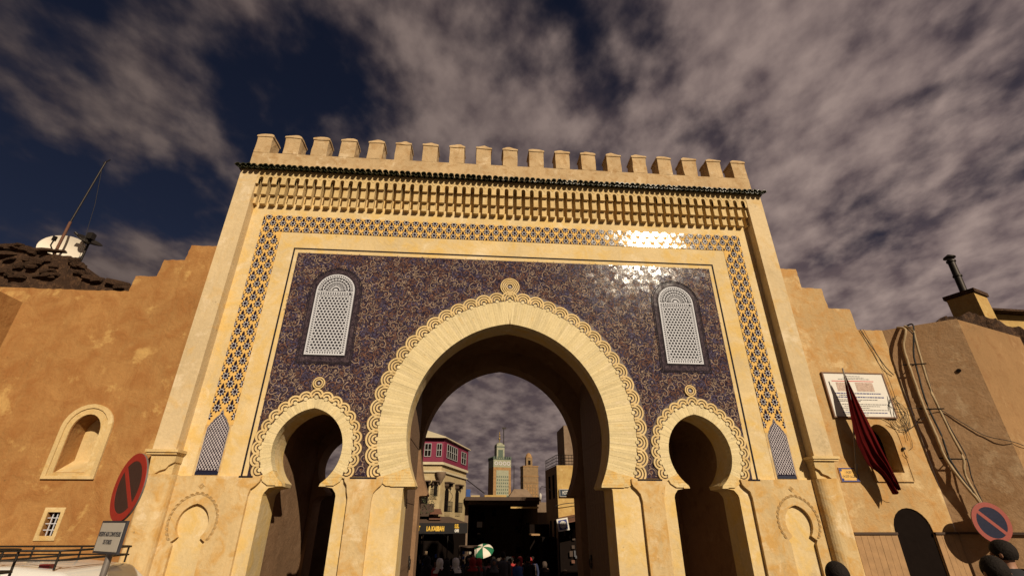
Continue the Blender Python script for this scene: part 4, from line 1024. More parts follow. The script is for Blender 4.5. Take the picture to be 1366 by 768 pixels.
# ================================================================== ROOFTOPS
def ruin(pts, y0, y1, name, label, cat, mat='rubble', amp=0.10):
    n = len(pts); bm = bmesh.new()
    segs = []
    for i in range(n-1):
        for k in range(12): t = k/12; segs.append((pts[i][0]*(1-t)+pts[i+1][0]*t, pts[i][1]*(1-t)+pts[i+1][1]*t))
    segs.append(pts[-1]); from_z = 4.0; rows = 16
    from mathutils import noise
    vs = []
    for j in range(rows+1):
        for x, z in segs:
            zz_ = from_z+(z-from_z)*j/rows; q = Vector((x, y0, zz_))
            d = noise.noise_vector(q*1.8)*amp+noise.noise_vector(q*5)*amp*0.6
            vs.append((x+d.x*0.5, y0+d.y, zz_+(d.z if j == rows else d.z*0.3)))
    k = len(segs)
    m_ = MB(); m_.add(vs, [(j*k+i, j*k+i+1, (j+1)*k+i+1, (j+1)*k+i) for j in range(rows) for i in range(k-1)])
    top = vs[-k:]; m_.add(top+[(x, y1, z-0.1) for x, y, z in top], [(i, i+1, k+i+1, k+i) for i in range(k-1)])
    m_.add([top[-1], (top[-1][0], y1, top[-1][2]-0.1), (top[-1][0], y1, 4), (top[-1][0], y0, 4)], [(0, 1, 2, 3)])
    return tag(m_.build(name, mat), label, cat)
ruin([(-20, 10.35), (-15.8, 10.02), (-14.6, 9.93), (-13.64, 9.80), (-12.9, 9.15), (-12.57, 9.0), (-12.0, 8.85), (-11.3, 8.68), (-10.6, 8.0)], 2.0, 5.0, 'ruined_house', 'dark brown crumbling rubble masonry behind the left wall top', 'ruin', amp=0.09)
rr_ = random.Random(77)
stone_ms = []
for v in range(4):
    bm = bmesh.new(); bmesh.ops.create_cube(bm, size=1.0); bmesh.ops.subdivide_edges(bm, edges=bm.edges[:], cuts=1, use_grid_fill=True)
    for q in bm.verts: q.co = q.co.normalized()*0.35+q.co*0.55+Vector((rr_.uniform(-.07, .07), rr_.uniform(-.07, .07), rr_.uniform(-.07, .07)))
    me = bpy.data.meshes.new('stone'); bm.to_mesh(me); bm.free(); me.materials.append(MATS['rubble']); stone_ms.append(me)
ruin_o = [o for o in COL.objects if o.name == 'ruined_house'][0]
tops_ = [(-20, 10.35), (-15.8, 10.02), (-14.6, 9.93), (-13.64, 9.80), (-12.9, 9.15), (-12.57, 9.0), (-12.0, 8.85), (-11.3, 8.68), (-10.6, 8.0)]
def top_at(x):
    for (x0, z0), (x1, z1) in zip(tops_, tops_[1:]):
        if x0 <= x <= x1: return z0+(z1-z0)*(x-x0)/(x1-x0)
    return 8
for k in range(80):
    x = rr_.uniform(-17.5, -10.8); t_ = top_at(x); z = t_-abs(rr_.gauss(0, 0.8)) if k % 3 else t_+rr_.uniform(-0.05, 0.04)
    o = inst('stone', rr_.choice(stone_ms), ruin_o, (x, 1.95, max(7.5, z)), 0, 0, (rr_.uniform(0.15, 0.6), rr_.uniform(0.08, 0.2), rr_.uniform(0.06, 0.18)))
    o.rotation_euler = (rr_.uniform(-.3, .3), rr_.uniform(-.25, .25), rr_.uniform(-.4, .4))
dish = thing('satellite_dish', 'white satellite dish standing on the dark ruin at upper left', 'satellite dish', (-14.7, 3.0, 9.6))
def dish_mesh(r, depth, M):
    m_ = MB(); prof = [(r*k/6, depth*(k/6)**2) for k in range(7)]; m_.lathe(prof, 0, 0, 28)
    m_.lathe([(a, b-0.02) for a, b in prof][::-1], 0, 0, 28)
    m_.lathe([(r, depth-0.02), (r*1.02, depth-0.01), (r, depth)], 0, 0, 28)
    m_.v = [tuple(M @ Vector(q)) for q in m_.v]; return m_
Md = Matrix.Translation((-14.85, 3.0, 10.52)) @ Matrix.Rotation(R(14), 4, 'Y') @ Matrix.Rotation(R(82), 4, 'X') @ Matrix.Diagonal((1.0, 0.62, 1, 1))
dish_mesh(0.80, 0.14, Md).build('reflector', 'dish_white', parent=dish)
mb = MB(); mb.tube([(-14.75, 2.9, 9.9), (-14.62, 2.25, 10.28), (-14.55, 2.2, 10.45)], 0.022, 6); mb.tube([(-14.56, 2.2, 10.42), (-14.50, 2.15, 10.55)], 0.06, 8); mb.build('receiver_arm', 'iron', parent=dish)
mb = MB(); mb.tube([(-14.7, 3.1, 9.0), (-14.7, 3.1, 10.4)], 0.04, 8); mb.build('mast', 'rust', parent=dish)
dd = thing('small_dish', 'small dark dish seen edge on, just right of the white dish', 'satellite dish', (-14.1, 2.8, 9.6))
Md = Matrix.Translation((-14.02, 2.8, 10.75)) @ Matrix.Rotation(R(60), 4, 'Z') @ Matrix.Rotation(R(35), 4, 'X')
dish_mesh(0.36, 0.10, Md).build('reflector', 'iron', parent=dd)
mb = MB(); mb.tube([(-14.1, 2.9, 9.2), (-14.05, 2.85, 10.2), (-14.0, 2.8, 10.7)], 0.035, 6); mb.tube([(-14.0, 2.8, 10.7), (-13.75, 2.5, 10.85)], 0.05, 6); mb.box(-13.85, -13.68, 2.42, 2.60, 10.70, 10.92); mb.tube([(-14.05, 2.8, 10.7), (-14.4, 2.6, 11.0)], 0.045, 6)
mb.build('bracket', 'iron', parent=dd)
an = thing('antenna_mast', 'tall thin rusty antenna mast with stay wire rising behind the dish', 'antenna', (-14.9, 2.6, 9.5))
mb = MB(); mb.tube([(-14.72, 2.6, 9.3), (-14.70, 2.6, 11.4)], 0.042, 8); mb.build('lower_pole', 'rust', parent=an)
mb = MB(); mb.tube([(-14.70, 2.6, 11.4), (-14.50, 2.6, 14.0)], 0.028, 8); mb.tube([(-14.56, 2.6, 13.95), (-14.38, 2.6, 14.12)], 0.02, 6); mb.build('upper_pole', 'iron', parent=an)
mb = MB(); mb.tube([(-14.52, 2.6, 13.7), (-14.28, 2.7, 12.2), (-14.15, 2.7, 11.2), (-13.9, 2.6, 10.0)], 0.008, 4); mb.build('stay_wire', 'cable_black', parent=an)
ruin([(13.6, 7.0), (14.2, 8.1), (14.8, 8.50), (15.3, 8.66), (16.3, 8.84), (17.2, 8.55), (18.0, 8.25), (21, 7.8)], 1.9, 2.3, 'ruined_roof', 'dark rubble roof mound behind the right wall, below the chimney', 'ruin', amp=0.14)
ch = thing('chimney', 'square plastered chimney with leaning black flue pipe on the right roof', 'chimney', (17.3, 2.6, 9.0))
mb = MB(); Mc = Matrix.Translation((17.35, 2.75, 0)) @ Matrix.Rotation(R(22), 4, 'Z')
mb.box(-0.48, 0.48, -0.42, 0.42, 8.7, 9.80, 0, Mc); mb.build('stack', 'yellow_house', parent=ch)
mb = MB(); mb.box(-0.54, 0.54, -0.48, 0.48, 9.802, 9.95, 0, Mc); mb.build('cap_slab', 'rubble', parent=ch)
mb = MB(); mb.tube([(17.2, 2.6, 9.9), (17.25, 2.6, 11.35)], 0.115, 12); mb.tube([(17.23, 2.6, 10.65), (17.235, 2.6, 10.70)], 0.145, 12); mb.tube([(17.25, 2.6, 11.28), (17.25, 2.6, 11.35)], 0.15, 12); mb.build('flue_pipe', 'iron', parent=ch)
mb = MB(); mb.lathe([(0.02, 11.62), (0.19, 11.50), (0.20, 11.46), (0.0, 11.46)], 17.25, 2.6, 12); mb.build('flue_cowl', 'iron', parent=ch)
hb = thing('roof_hut', 'low plastered roof hut with dark overhanging slab at the right edge', 'building', (19.2, 3, 9))
mb = MB(); mb.box(18.1, 21.5, 2.9, 4.6, 8.7, 9.30, 0); mb.build('wall', 'yellow_house', parent=hb)
mb = MB(); mb.add([(17.75, 2.55, 9.30), (22, 2.55, 9.20), (22, 5, 9.20), (17.75, 5, 9.30), (17.75, 2.55, 9.38), (22, 2.55, 9.28), (22, 5, 9.28), (17.75, 5, 9.38)], [(0, 3, 2, 1), (4, 5, 6, 7), (0, 1, 5, 4), (0, 4, 7, 3)]); mb.build('roof_slab', 'rubble', parent=hb)

# ================================================================== STREET BEYOND THE ARCH
wb = thing('cafe_house', 'cream corner house with magenta top storey seen through the left of the main arch', 'building', (-2.7, 19, gz(19)))
A0, A1, A2 = Vector((-6.5, 19.0)), Vector((-2.70, 19.0)), Vector((-1.24, 24.3))
def wallseg(mb, a, b, z0, z1, th=0.25, mi=0):
    d = (b-a).normalized(); n = Vector((d.y, -d.x))   # outward (towards viewer)
    q = [a, b, b-n*th, a-n*th]; mb.add([(p.x, p.y, z) for z in (z0, z1) for p in q], [(0, 1, 5, 4), (1, 2, 6, 5), (2, 3, 7, 6), (3, 0, 4, 7), (4, 5, 6, 7), (0, 3, 2, 1)], mi)
def on(a, b, s, off, z):
    d = (b-a).normalized(); n = Vector((d.y, -d.x)); p = a+(b-a)*s+n*off; return (p.x, p.y, z)
def slab_on(mb, a, b, s0, s1, o0, o1, z0, z1, mi=0):
    vs = [on(a, b, s, o, z) for z in (z0, z1) for s, o in ((s0, o0), (s1, o0), (s1, o1), (s0, o1))]
    mb.add(vs, [(0, 3, 2, 1), (4, 5, 6, 7), (0, 1, 5, 4), (1, 2, 6, 5), (2, 3, 7, 6), (3, 0, 4, 7)], mi)
A3 = Vector((-6.5, 26))
mb = MB(); mb.prism([tuple(A0), tuple(A1), tuple(A2), (-3, 26), (-6.5, 26)], gz(19)-0.5, 5.62); mb.build('wall', 'cream_house', parent=wb)
mb = MB(); mb.prism([(-6.5, 18.9), (-2.62, 18.9), (-1.15, 24.3), (-3, 26), (-6.5, 26)], 5.622, 6.98); mb.build('top_storey', 'magenta', parent=wb)
mb = MB(); rp = [(-6.6, 18.6), (-2.52, 18.6), (-0.98, 24.4), (-3, 26.2), (-6.6, 26.2)]
mb.prism(rp, 6.982, 7.05)
apx = (-4.6, 22.0, 8.15); n = len(rp); mb.add([(x, y, 7.05) for x, y in rp]+[apx], [(i, (i+1) % n, n) for i in range(n)]); mb.build('roof', 'roof_cream', parent=wb)
mb = MB()
slab_on(mb, A0, A1, 0, 1.02, 0.001, 0.14, 5.45, 5.60); slab_on(mb, A1, A2, 0.0, 1.0, 0.001, 0.14, 5.45, 5.60); slab_on(mb, A1, A2, 0.0, 1.0, 0.001, 0.10, 5.02, 5.12); slab_on(mb, A0, A1, 0.0, 1.0, 0.001, 0.10, 5.02, 5.12)
mb.build('cornice', 'roof_cream', parent=wb)
B0, B1, B2 = Vector((-6.5, 18.9)), Vector((-2.62, 18.9)), Vector((-1.15, 24.3))
for (a, b, s0, s1, z0, z1, nb_) in ((B0, B1, 0.70, 0.80, 5.92, 6.66, 2), (B0, B1, 0.89, 0.965, 5.92, 6.66, 2), (B1, B2, 0.10, 0.50, 5.92, 6.72, 5), (B1, B2, 0.68, 0.88, 5.92, 6.68, 2), (B0, B1, 0.5, 0.62, 5.92, 6.66, 2)):
    mb = MB(); slab_on(mb, a, b, s0, s1, 0.001, 0.02, z0, z1); wo = mb.build('window', 'dark_void', parent=wb)
    mb = MB()
    L = s1-s0
    for k in range(nb_+1):
        s = s0+L*k/nb_; slab_on(mb, a, b, s-0.004, s+0.004, 0.021, 0.05, z0, z1)
    for z in (z0, (z0+z1)/2, z1): slab_on(mb, a, b, s0, s1, 0.022, 0.045, z-0.02, z+0.02)
    mb.build('window_bars', 'shutter_grey', parent=wo)
for (a, b, s0, s1, z0, z1) in ((A1, A2, 0.16, 0.30, 2.9, 4.15), (A1, A2, 0.56, 0.70, 2.9, 4.15), (A0, A1, 0.90, 0.95, 3.7, 4.3), (A0, A1, 0.70, 0.82, 3.2, 4.5)):
    m2 = MB(); n_ = 8; vs = [on(a, b, s0, 0.02, z0), on(a, b, s1, 0.02, z0), on(a, b, s1, 0.02, z1-0.15)]+[on(a, b, (s0+s1)/2+(s1-s0)/2*math.cos(PI*i/n_), 0.02, z1-0.15+0.2*math.sin(PI*i/n_)) for i in range(1, n_)]+[on(a, b, s0, 0.02, z1-0.15)]
    m2.add(vs, [tuple(range(len(vs)))]); wo = m2.build('arched_window', 'dark_void', parent=wb)
    m2 = MB(); slab_on(m2, a, b, s0-0.03, s1+0.03, 0.02, 0.32, 4.48, 4.55); slab_on(m2, a, b, s0-0.02, s0, 0.02, 0.25, 4.30, 4.48); slab_on(m2, a, b, s1, s1+0.02, 0.02, 0.25, 4.30, 4.48); m2.build('window_hood', 'wood_dark', parent=wo)
    m2 = MB()
    for k in range(8): p0 = on(a, b, s0-0.02+(s1-s0+0.04)*k/7, 0.25, z0); m2.tube([p0, (p0[0], p0[1], z0+0.55)], 0.012, 4)
    for z in (z0, z0+0.28, z0+0.55): m2.tube([on(a, b, s0-0.02, 0.25, z), on(a, b, s1+0.02, 0.25, z)], 0.014, 4)
    m2.build('balcony_grille', 'iron', parent=wo)
mb = MB(); mb.lathe([(0.02, 4.35), (0.14, 4.55), (0.27, 4.78), (0.33, 5.02)], -2.72, 18.93, 14); mb.build('corner_corbel', 'brown_house', parent=wb)
mb = MB(); slab_on(mb, A0, A1, 0.3, 0.93, 0.01, 0.5, 2.62, 2.70); slab_on(mb, A0, A1, 0.3, 0.93, 0.45, 0.5, 2.70, 3.28); mb.build('balcony', 'wood_dark', parent=wb)
rr_ = random.Random(9); mb = MB()
for k in range(260):
    x, y, z = rr_.uniform(-4.6, -2.9), rr_.uniform(18.35, 18.6), rr_.uniform(2.75, 3.75); s_ = rr_.uniform(0.04, 0.09); a = rr_.uniform(0, 3)
    mb.add([(x, y, z), (x+s_*math.cos(a), y+s_*math.sin(a), z+s_*0.4), (x+s_*0.2, y, z+s_)], [(0, 1, 2)])
pl = tag(mb.build('balcony_plants', 'plants'), 'dark leafy plants hanging along the cafe balcony rail', 'plants', kind='stuff')
# awnings with lettering
aw = thing('cafe_awning', 'black cafe awning with gold lettering under the cream corner house', 'awning', (-2.7, 16, 1.5))
mb = MB(); mb.add([(-5.9, 18.98, 2.62), (-2.68, 18.98, 2.62), (-2.1, 21.0, 2.62), (-5.9, 18.40, 2.28), (-2.32, 18.40, 2.28), (-1.01, 20.0, 2.28)], [(0, 3, 4, 1), (1, 4, 5, 2)]); mb.build('canopy', 'wood_dark', parent=aw)
mb = MB(); mb.box(-5.9, -2.32, 18.35, 18.39, 1.73, 2.279)
mb.add([(-2.32, 18.35, 1.73), (-1.0, 19.98, 1.73), (-1.0, 19.98, 2.279), (-2.32, 18.35, 2.279)], [(0, 1, 2, 3)])
mb.build('valance', 'awning_black', parent=aw)
text('lettering', 'LA KASBAH', 0.26, 'gold_print', (-2.80, 18.335, 1.98), aw, None, 0.003, sxy=(0.74, 1.2), bold=0.018)
text('lettering', 'ET', 0.26, 'gold_print', (-3.78, 18.335, 2.0), aw, None, 0.003, sxy=(0.8, 1.2), bold=0.018)
va = Matrix.Rotation(math.atan2(1.63, 1.32), 4, 'Z')
text('lettering', 'S.EL', 0.25, 'gold_print', (-1.62, 19.19, 2.10), aw, va, 0.003, sxy=(0.9, 1.1), bold=0.015)
text('lettering', 'CAFE', 0.17, 'plate_white', (-1.62, 19.19, 1.87), aw, va, 0.003, sxy=(0.9, 1.1), bold=0.015)
mb = MB()
for x, y in ((-5.0, 18.45), (-3.45, 18.45), (-2.1, 18.9)): mb.tube([(x, y, gz(y)), (x, y, 2.2)], 0.03, 6)
mb.build('post', 'iron', parent=aw)
mb = MB(); mb.box(-3.2, -2.55, 18.5, 18.95, 2.45, 2.62); mb.add([(-3.15, 18.2, 2.72), (-2.45, 18.2, 2.72), (-2.6, 18.85, 3.02), (-3.15, 18.85, 3.02)], [(0, 1, 2, 3)])
tag(mb.build('red_awning', 'rust'), 'small red brown awning on top of the black cafe awning', 'awning')
# shop goods under awning
sp = thing('souvenir_shop', 'dark open shopfront with hanging goods below the black awning', 'shop', (-3, 18, gz(18)))
mb = MB(); mb.prism([(-6, 18.9), (-2.62, 18.9), (-1.12, 24.3), (-1.3, 24.4), (-2.8, 18.98), (-6, 18.98)], gz(18.6)-.6, 2.27); mb.build('shopfront', 'dark_void', parent=sp)  # black sheet over the lit house wall, painting the shade below the awning
rr_ = random.Random(4)
for k in range(26):
    x = rr_.uniform(-4.6, -2.7); y = 18.5+rr_.uniform(0, .25); z = rr_.uniform(-0.6, 1.5); w_, h_ = rr_.uniform(0.06, 0.16), rr_.uniform(0.12, 0.3)
    m2 = MB(); m2.box(x, x+w_, y, y+0.05, z, z+h_); m2.build('hanging_rug', rr_.choice(('cloth_blue', 'cloth_brown', 'cloth_tan', 'wood_dark', 'cloth_grey', 'cloth_navy')), parent=sp)
tb = MB(); tb.box(-1.35, -0.55, 19.5, 20.4, gz(20), 1.0); tb.box(-1.45, -0.35, 19.2, 20.4, 1.0, 1.08); tag(tb.build('market_stall', 'wood_dark'), 'dark wooden stall with pale board top left of the umbrella', 'stall')

rk_ = thing('postcard_rack', 'rack of pale and dark cards hanging beneath the wooden stall, left of the umbrella', 'rack', (-1.0, 19.1, gz(19)))
rr_ = random.Random(8)
for i in range(5):
    for j in range(7):
        if rr_.random() < 0.25: continue
        m2 = MB(); x = -1.42+i*0.19; z = -0.75+j*0.24; w_ = rr_.uniform(0.10, 0.16); m2.box(x, x+w_, 19.05, 19.08, z, z+rr_.uniform(0.12, 0.2)); m2.build('card', rr_.choice(('plate_grey', 'cloth_grey', 'cloth_tan', 'cloth_brown', 'cloth_blue', 'cloth_black')), parent=rk_)
mb = MB()
for x in (-1.46, -0.46): mb.tube([(x, 19.1, gz(19)), (x, 19.1, 1.0)], 0.02, 5)
mb.build('stand', 'iron', parent=rk_)
# covered street: long roof slab with dark interior
cs = thing('covered_market_street', 'dark roofed market street opening beyond the arch under a brown slab roof', 'building', (1.4, 24, gz(24)))
mb = MB(); mb.box(-1.25, 3.95, 23.6, 26, 3.66, 3.88); mb.box(-1.6, 4.3, 26, 70, 3.6, 3.86)
mb.build('roof_slab', 'wood_dark', parent=cs)
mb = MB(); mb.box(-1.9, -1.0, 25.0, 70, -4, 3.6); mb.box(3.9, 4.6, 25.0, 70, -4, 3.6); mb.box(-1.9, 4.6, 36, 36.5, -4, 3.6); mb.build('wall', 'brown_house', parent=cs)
mb = MB()
for k in range(7): mb.box(-1.0, 3.9, 24+2.2*k, 24.25+2.2*k, 3.42, 3.66)
mb.build('roof_beam', 'wood_dark', parent=cs)
rr_ = random.Random(14); mb = MB()
for k in range(46):
    x, y = rr_.choice([(rr_.uniform(-1.0, -0.2), 0), (rr_.uniform(3.0, 3.9), 0), (rr_.uniform(-0.9, 3.9), 12)]); y = rr_.uniform(25, 38)+y*0.3; z = rr_.uniform(-0.5, 3.2); mb.box(x, x+rr_.uniform(0.1, 0.5), y, y+0.1, z, z+rr_.uniform(0.1, 0.5))
mb.build('hanging_goods', 'dark_void', parent=cs)  # goods coloured near-black so they look unlit under the slab
mb = MB(); mb.box(1.85, 3.75, 23.3, 23.5, 3.16, 3.26); tag(mb.build('painted_roof_gap', 'yellow_house'), 'pale bar standing in for daylight through a gap in the slab roof, right of centre', 'painted light')  # bright bar painting the daylight of a gap in the roof
dm_ = thing('low_dome', 'low grey brown pavilion roof standing on the slab between the two minarets', 'roof', (2.9, 28, 3.9))
mb = MB(); mb.add([(1.9, 27, 3.88), (3.95, 27, 3.88), (3.95, 29.5, 3.88), (1.9, 29.5, 3.88), (2.45, 27.8, 4.62), (3.45, 27.8, 4.62), (3.45, 28.7, 4.62), (2.45, 28.7, 4.62)], [(0, 1, 5, 4), (1, 2, 6, 5), (2, 3, 7, 6), (3, 0, 4, 7), (4, 5, 6, 7)]); mb.build('roof', 'brown_house', parent=dm_)
for k, (x0, x1, z1, m_) in enumerate(((-1.2, -0.9, 4.5, 'cloth_blue'), (-0.85, -0.2, 4.1, 'cream_house'), (0.15, 1.75, 4.12, 'yellow_house'))):
    mb = MB(); mb.box(x0, x1, 26.2, 27.2, 3.862, z1); tag(mb.build('roof_block', m_), ('blue tarp bundle at the left end of the slab roof', 'white box on the slab roof beside the blue tarp', 'long low sunlit block on the slab roof under the green minaret')[k], 'roof block')
mb = MB(); mb.tube([(-1.2, 24, 5.0), (0.1, 25.5, 4.2)], 0.03, 6); tag(mb.build('sloping_pole', 'iron'), 'thin dark pole slanting from the cream house to the slab roof', 'pole')

mb = MB(); mb.box(-14, -3.7, 7.5, 8.5, -2, 3.35); mb.box(-14, -5.6, 7.4, 8.6, 3.352, 3.6); tag(mb.build('rear_house', 'brown_house'), 'added low dark block that darkens the view through the left side arch', 'building')  # added mass, set here so the left passage reads dark
mb = MB(); mb.box(4.4, 13, 7.0, 7.6, -2, 6.0); tag(mb.build('rear_house', 'brown_house'), 'added dark block that blacks out the view behind the right side arch', 'building')  # added mass placed to turn the right passage black
# hotel on the right
ho = thing('hotel', 'narrow hotel with sunlit yellow end wall seen through the right of the arch', 'building', (4.6, 18, gz(18)))
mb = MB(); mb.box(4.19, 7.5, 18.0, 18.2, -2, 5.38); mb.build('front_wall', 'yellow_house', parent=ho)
mb = MB(); mb.add([(4.188, 18.002, -2), (3.98, 21.3, -2), (3.98, 21.3, 5.38), (4.188, 18.002, 5.38), (7.5, 21.3, -2), (7.5, 21.3, 5.38), (7.5, 18.2, 5.38)], [(0, 3, 2, 1), (1, 2, 5, 4), (3, 6, 5, 2)]); mb.build('side_wall', 'brown_house', parent=ho)  # darker brown material paints the shaded side of the yellow hotel
for y0, z0, z1 in ((18.7, 3.6, 4.9), (19.8, 3.6, 4.9), (18.7, 1.0, 2.4), (19.8, 1.0, 2.4)):
    mb = MB(); xx = 4.188-0.063*(y0-18); mb.box(xx-0.05, xx-0.02, y0, y0+0.45, z0, z1); mb.build('window', 'dark_void', parent=ho)
mb = MB(); H = [(4.2, 18.02), (4.0, 21.2)]
for z in (5.45, 5.62, 5.8, 5.97): mb.tube([(7.4, 18.02, z), (4.2, 18.02, z), (4.0, 21.2, z)], 0.018, 5)
for k in range(18):
    x = 7.4-3.2*k/17; mb.tube([(x, 18.02, 5.38), (x, 18.02, 5.97)], 0.012, 4)
for k in range(10):
    t = k/9; mb.tube([(4.2-0.2*t, 18.02+3.18*t, 5.38), (4.2-0.2*t, 18.02+3.18*t, 5.97)], 0.014, 4)
mb.build('roof_railing', 'iron', parent=ho)
mb = MB(); mb.box(5.85, 9, 24, 27, -2, 8.8); tag(mb.build('rear_house', 'brown_house'), 'tall plain brown house rising behind the hotel roof', 'building')
hs = thing('hotel_sign', 'dark blue HOTEL sign with white letters on the yellow wall', 'sign', (4.75, 17.9, 3.85))
mb = MB(); mb.box(4.32, 5.22, 17.86, 17.99, 3.68, 4.03); mb.build('panel', 'hotel_blue', parent=hs)
mb = MB(); mb.box(4.29, 5.23, 17.87, 17.985, 4.032, 4.06); mb.box(4.29, 5.23, 17.87, 17.985, 3.65, 3.678); mb.box(4.29, 4.318, 17.87, 17.985, 3.68, 4.03); mb.build('trim', 'plate_grey', parent=hs)
text('lettering', 'HOTEL', 0.27, 'plate_white', (4.66, 17.855, 3.855), hs, None, 0.004, sxy=(0.50, 1.1), bold=0.003)
cs_ = thing('square_sign', 'square blue and white hanging sign with round CS emblem by the dark shops', 'sign', (3.72, 14, 2.2))
Mq = Matrix.Translation((3.72, 14.0, 2.21)) @ Matrix.Rotation(R(-9), 4, 'Y')
sq = lambda h: [(-h, -h), (h, -h), (h, h), (-h, h)]
poly('panel', sq(0.28), [], -0.02, 0.02, 'plate_white', cs_, 0, Mq); poly('blue_square', sq(0.215), [circ(0, 0, 0.17, 28)], -0.024, -0.0205, 'ink_blue', cs_, 0, Mq)
poly('emblem_ring', circ(0, 0, 0.135, 28), [circ(0, 0, 0.127, 28)], -0.024, -0.0205, 'ink_blue', cs_, 0, Mq)
text('emblem', 'CS', 0.13, 'ink_blue', (0, 0, 0), cs_, Mq @ Matrix.Translation((0, -0.024, 0)), 0.002)
mb = MB(); mb.tube([(3.7, 14.03, 2.45), (4.6, 14.2, 2.6)], 0.015, 5); mb.build('bracket', 'iron', parent=cs_)
ra_ = thing('right_shop_awning', 'brown sloping shop awnings under the hotel on the right of the street', 'awning', (4, 17, 2.5))
mb = MB(); mb.add([(3.95, 15.2, 2.30), (6.5, 15.2, 2.75), (6.5, 18, 2.95), (4.15, 18, 2.55)], [(0, 1, 2, 3)]); mb.add([(3.95, 15.2, 2.24), (6.5, 15.2, 2.69), (6.5, 15.2, 2.75), (3.95, 15.2, 2.30)], [(0, 1, 2, 3)]); mb.build('canopy', 'rust', parent=ra_)
mb = MB(); mb.box(2.75, 3.25, 19.2, 20.4, 1.62, 1.70); mb.build('side_canopy', 'wood_dado', parent=ra_)
mb = MB(); mb.box(2.8, 4.0, 20.5, 24.4, -2.5, 2.2); mb.box(3.3, 4.1, 18.6, 20.5, -2.5, 1.55); mb.build('side_shade_mass', 'dark_void', parent=ra_)  # added dark masses, black to paint the shade below the hotel side
mb = MB(); mb.box(4.0, 7, 16.8, 17.2, -2, 2.35); mb.build('shopfront', 'dark_void', parent=ra_)  # black front painting the shade under this awning
rr_ = random.Random(12)
for k in range(16):
    m2 = MB(); x = rr_.uniform(4.02, 5.3); z = rr_.uniform(-0.6, 1.9); w_ = rr_.uniform(0.07, 0.2); m2.box(x, x+w_, 16.70-0.005*k, 16.74-0.005*k, z, z+rr_.uniform(0.12, 0.4))
    m2.build('hanging_good', rr_.choice(('cloth_brown', 'cloth_black', 'wood_dark', 'cloth_navy', 'rust', 'cloth_grey')), parent=ra_)
lp = thing('street_lamp', 'small lantern on a curled wall bracket beside the hotel side wall', 'lamp', (3.1, 17.5, 3.5))
mb = MB(); mb.tube([(4.1, 18.6, 3.9), (3.5, 17.9, 4.15), (3.2, 17.6, 4.18), (3.08, 17.5, 4.0), (3.1, 17.5, 3.8)], 0.018, 5); mb.build('bracket', 'iron', parent=lp)
mb = MB(); mb.lathe([(0.02, 3.82), (0.09, 3.72), (0.07, 3.50), (0.02, 3.46)], 3.1, 17.5, 8); mb.build('lantern', 'plate_grey', parent=lp)
cable([(4.0, 17.8, 3.15), (4.4, 17.7, 3.25), (4.8, 17.7, 3.30), (5.6, 17.8, 3.35)], 0.02, 'cable_black', 'dark wire strung across the yellow hotel wall', 'wire')
cable([(-2.2, 17.6, 3.2), (-1.9, 17.5, 3.6), (-2.1, 17.5, 3.9)], 0.012, 'cable_black', 'curled wire in front of the cream house', 'wire')

# minarets, far off
def minaret(cx, cy, k, tall):
    return None
m1 = thing('green_minaret', 'tall green and white tiled minaret with gilt finial, left of the two', 'minaret', (6.4, 150, -3))
F = 162/102.0
def fx(x): return -0.908+(x+0.908)*F
def fz_(z): return 2.3+(z-2.3)*F
X0, X1 = fx(3.05), fx(6.76); ZA, ZB, ZC, ZT = fz_(7.0), fz_(12.3), fz_(14.2), fz_(17.05); Wd = X1-X0; yb = 150
Mm = Matrix.Translation(((X0+X1)/2, yb+Wd/2, 0)) @ Matrix.Rotation(R(14), 4, 'Z'); h = Wd/2
mb = MB(); mb.box(-h, h, -h, h, -5, ZB, 0, Mm); mb.build('shaft', 'minaret_brick', parent=m1)
mb = MB(); mb.box(-h*0.68, h*0.72, -h-0.08, -h-0.01, ZA-6, ZB-0.9, 0, Mm); pnl = mb.build('tile_panel', 'minaret_green', parent=m1)
zz0 = ZA-2
mb = MB(); mb.box(-0.16, 0.16, -h-0.13, -h-0.085, -0.22, 0.22); tdm = mb.mesh('tile_diamond', 'minaret_green_dark'); tdm.transform(Mm)
for j in range(9):
    for i in range(6):
        x = -h*0.58+i*h*0.235+(j % 2)*h*0.05; z = zz0+j*0.95; dv = Mm.to_3x3() @ Vector((x, 0, z))
        if z < ZB-1.4: inst('tile_diamond', tdm, pnl, dv)
mb = MB(); mb.box(-h-0.02, h+0.02, -h-0.02, h+0.02, ZB+0.001, ZC-0.7, 0, Mm); fzb = mb.build('frieze_band', 'minaret_green', parent=m1)
mb = MB()
for i in range(4): ring_solid(mb, -h*0.7+i*h*0.47, (ZB+ZC-0.7)/2, 0.38, 0.58, -h-0.1, -h-0.03, 0, 14)
mb.v = [tuple(Mm @ Vector(q)) for q in mb.v]; mb.build('medallion', 'niche_white', parent=fzb)
mb = MB(); mb.box(-h-0.1, h+0.1, -h-0.1, h+0.1, ZC-0.698, ZC-0.5, 0, Mm)
for i in range(9):
    for s4 in (0, 1):
        x = -h+0.2+i*(2*h-0.4)/8; y = -h if s4 == 0 else h; mb.box(x-0.2, x+0.2, y-0.15, y+0.15, ZC-0.5, ZC+0.25, 0, Mm); mb.box(y-0.15, y+0.15, x-0.2, x+0.2, ZC-0.5, ZC+0.24, 0, Mm)
mb.build('battlement', 'minaret_green_dark', parent=m1)
hx = h*0.45
mb = MB(); mb.box(-hx-0.1, hx-0.1, -hx, hx, ZC-0.4, ZT-0.3, 0, Mm); lt = mb.build('lantern_tower', 'minaret_green', parent=m1)
mb = MB(); mb.box(-hx*0.6-0.1, hx*0.6-0.1, -hx-0.06, -hx-0.01, ZC+0.2, ZT-2.0, 0, Mm); mb.box(-hx-0.15, hx-0.05, -hx-0.05, hx, ZT-1.2, ZT-0.9, 0, Mm); mb.build('lantern_panel', 'minaret_green_dark', parent=lt)
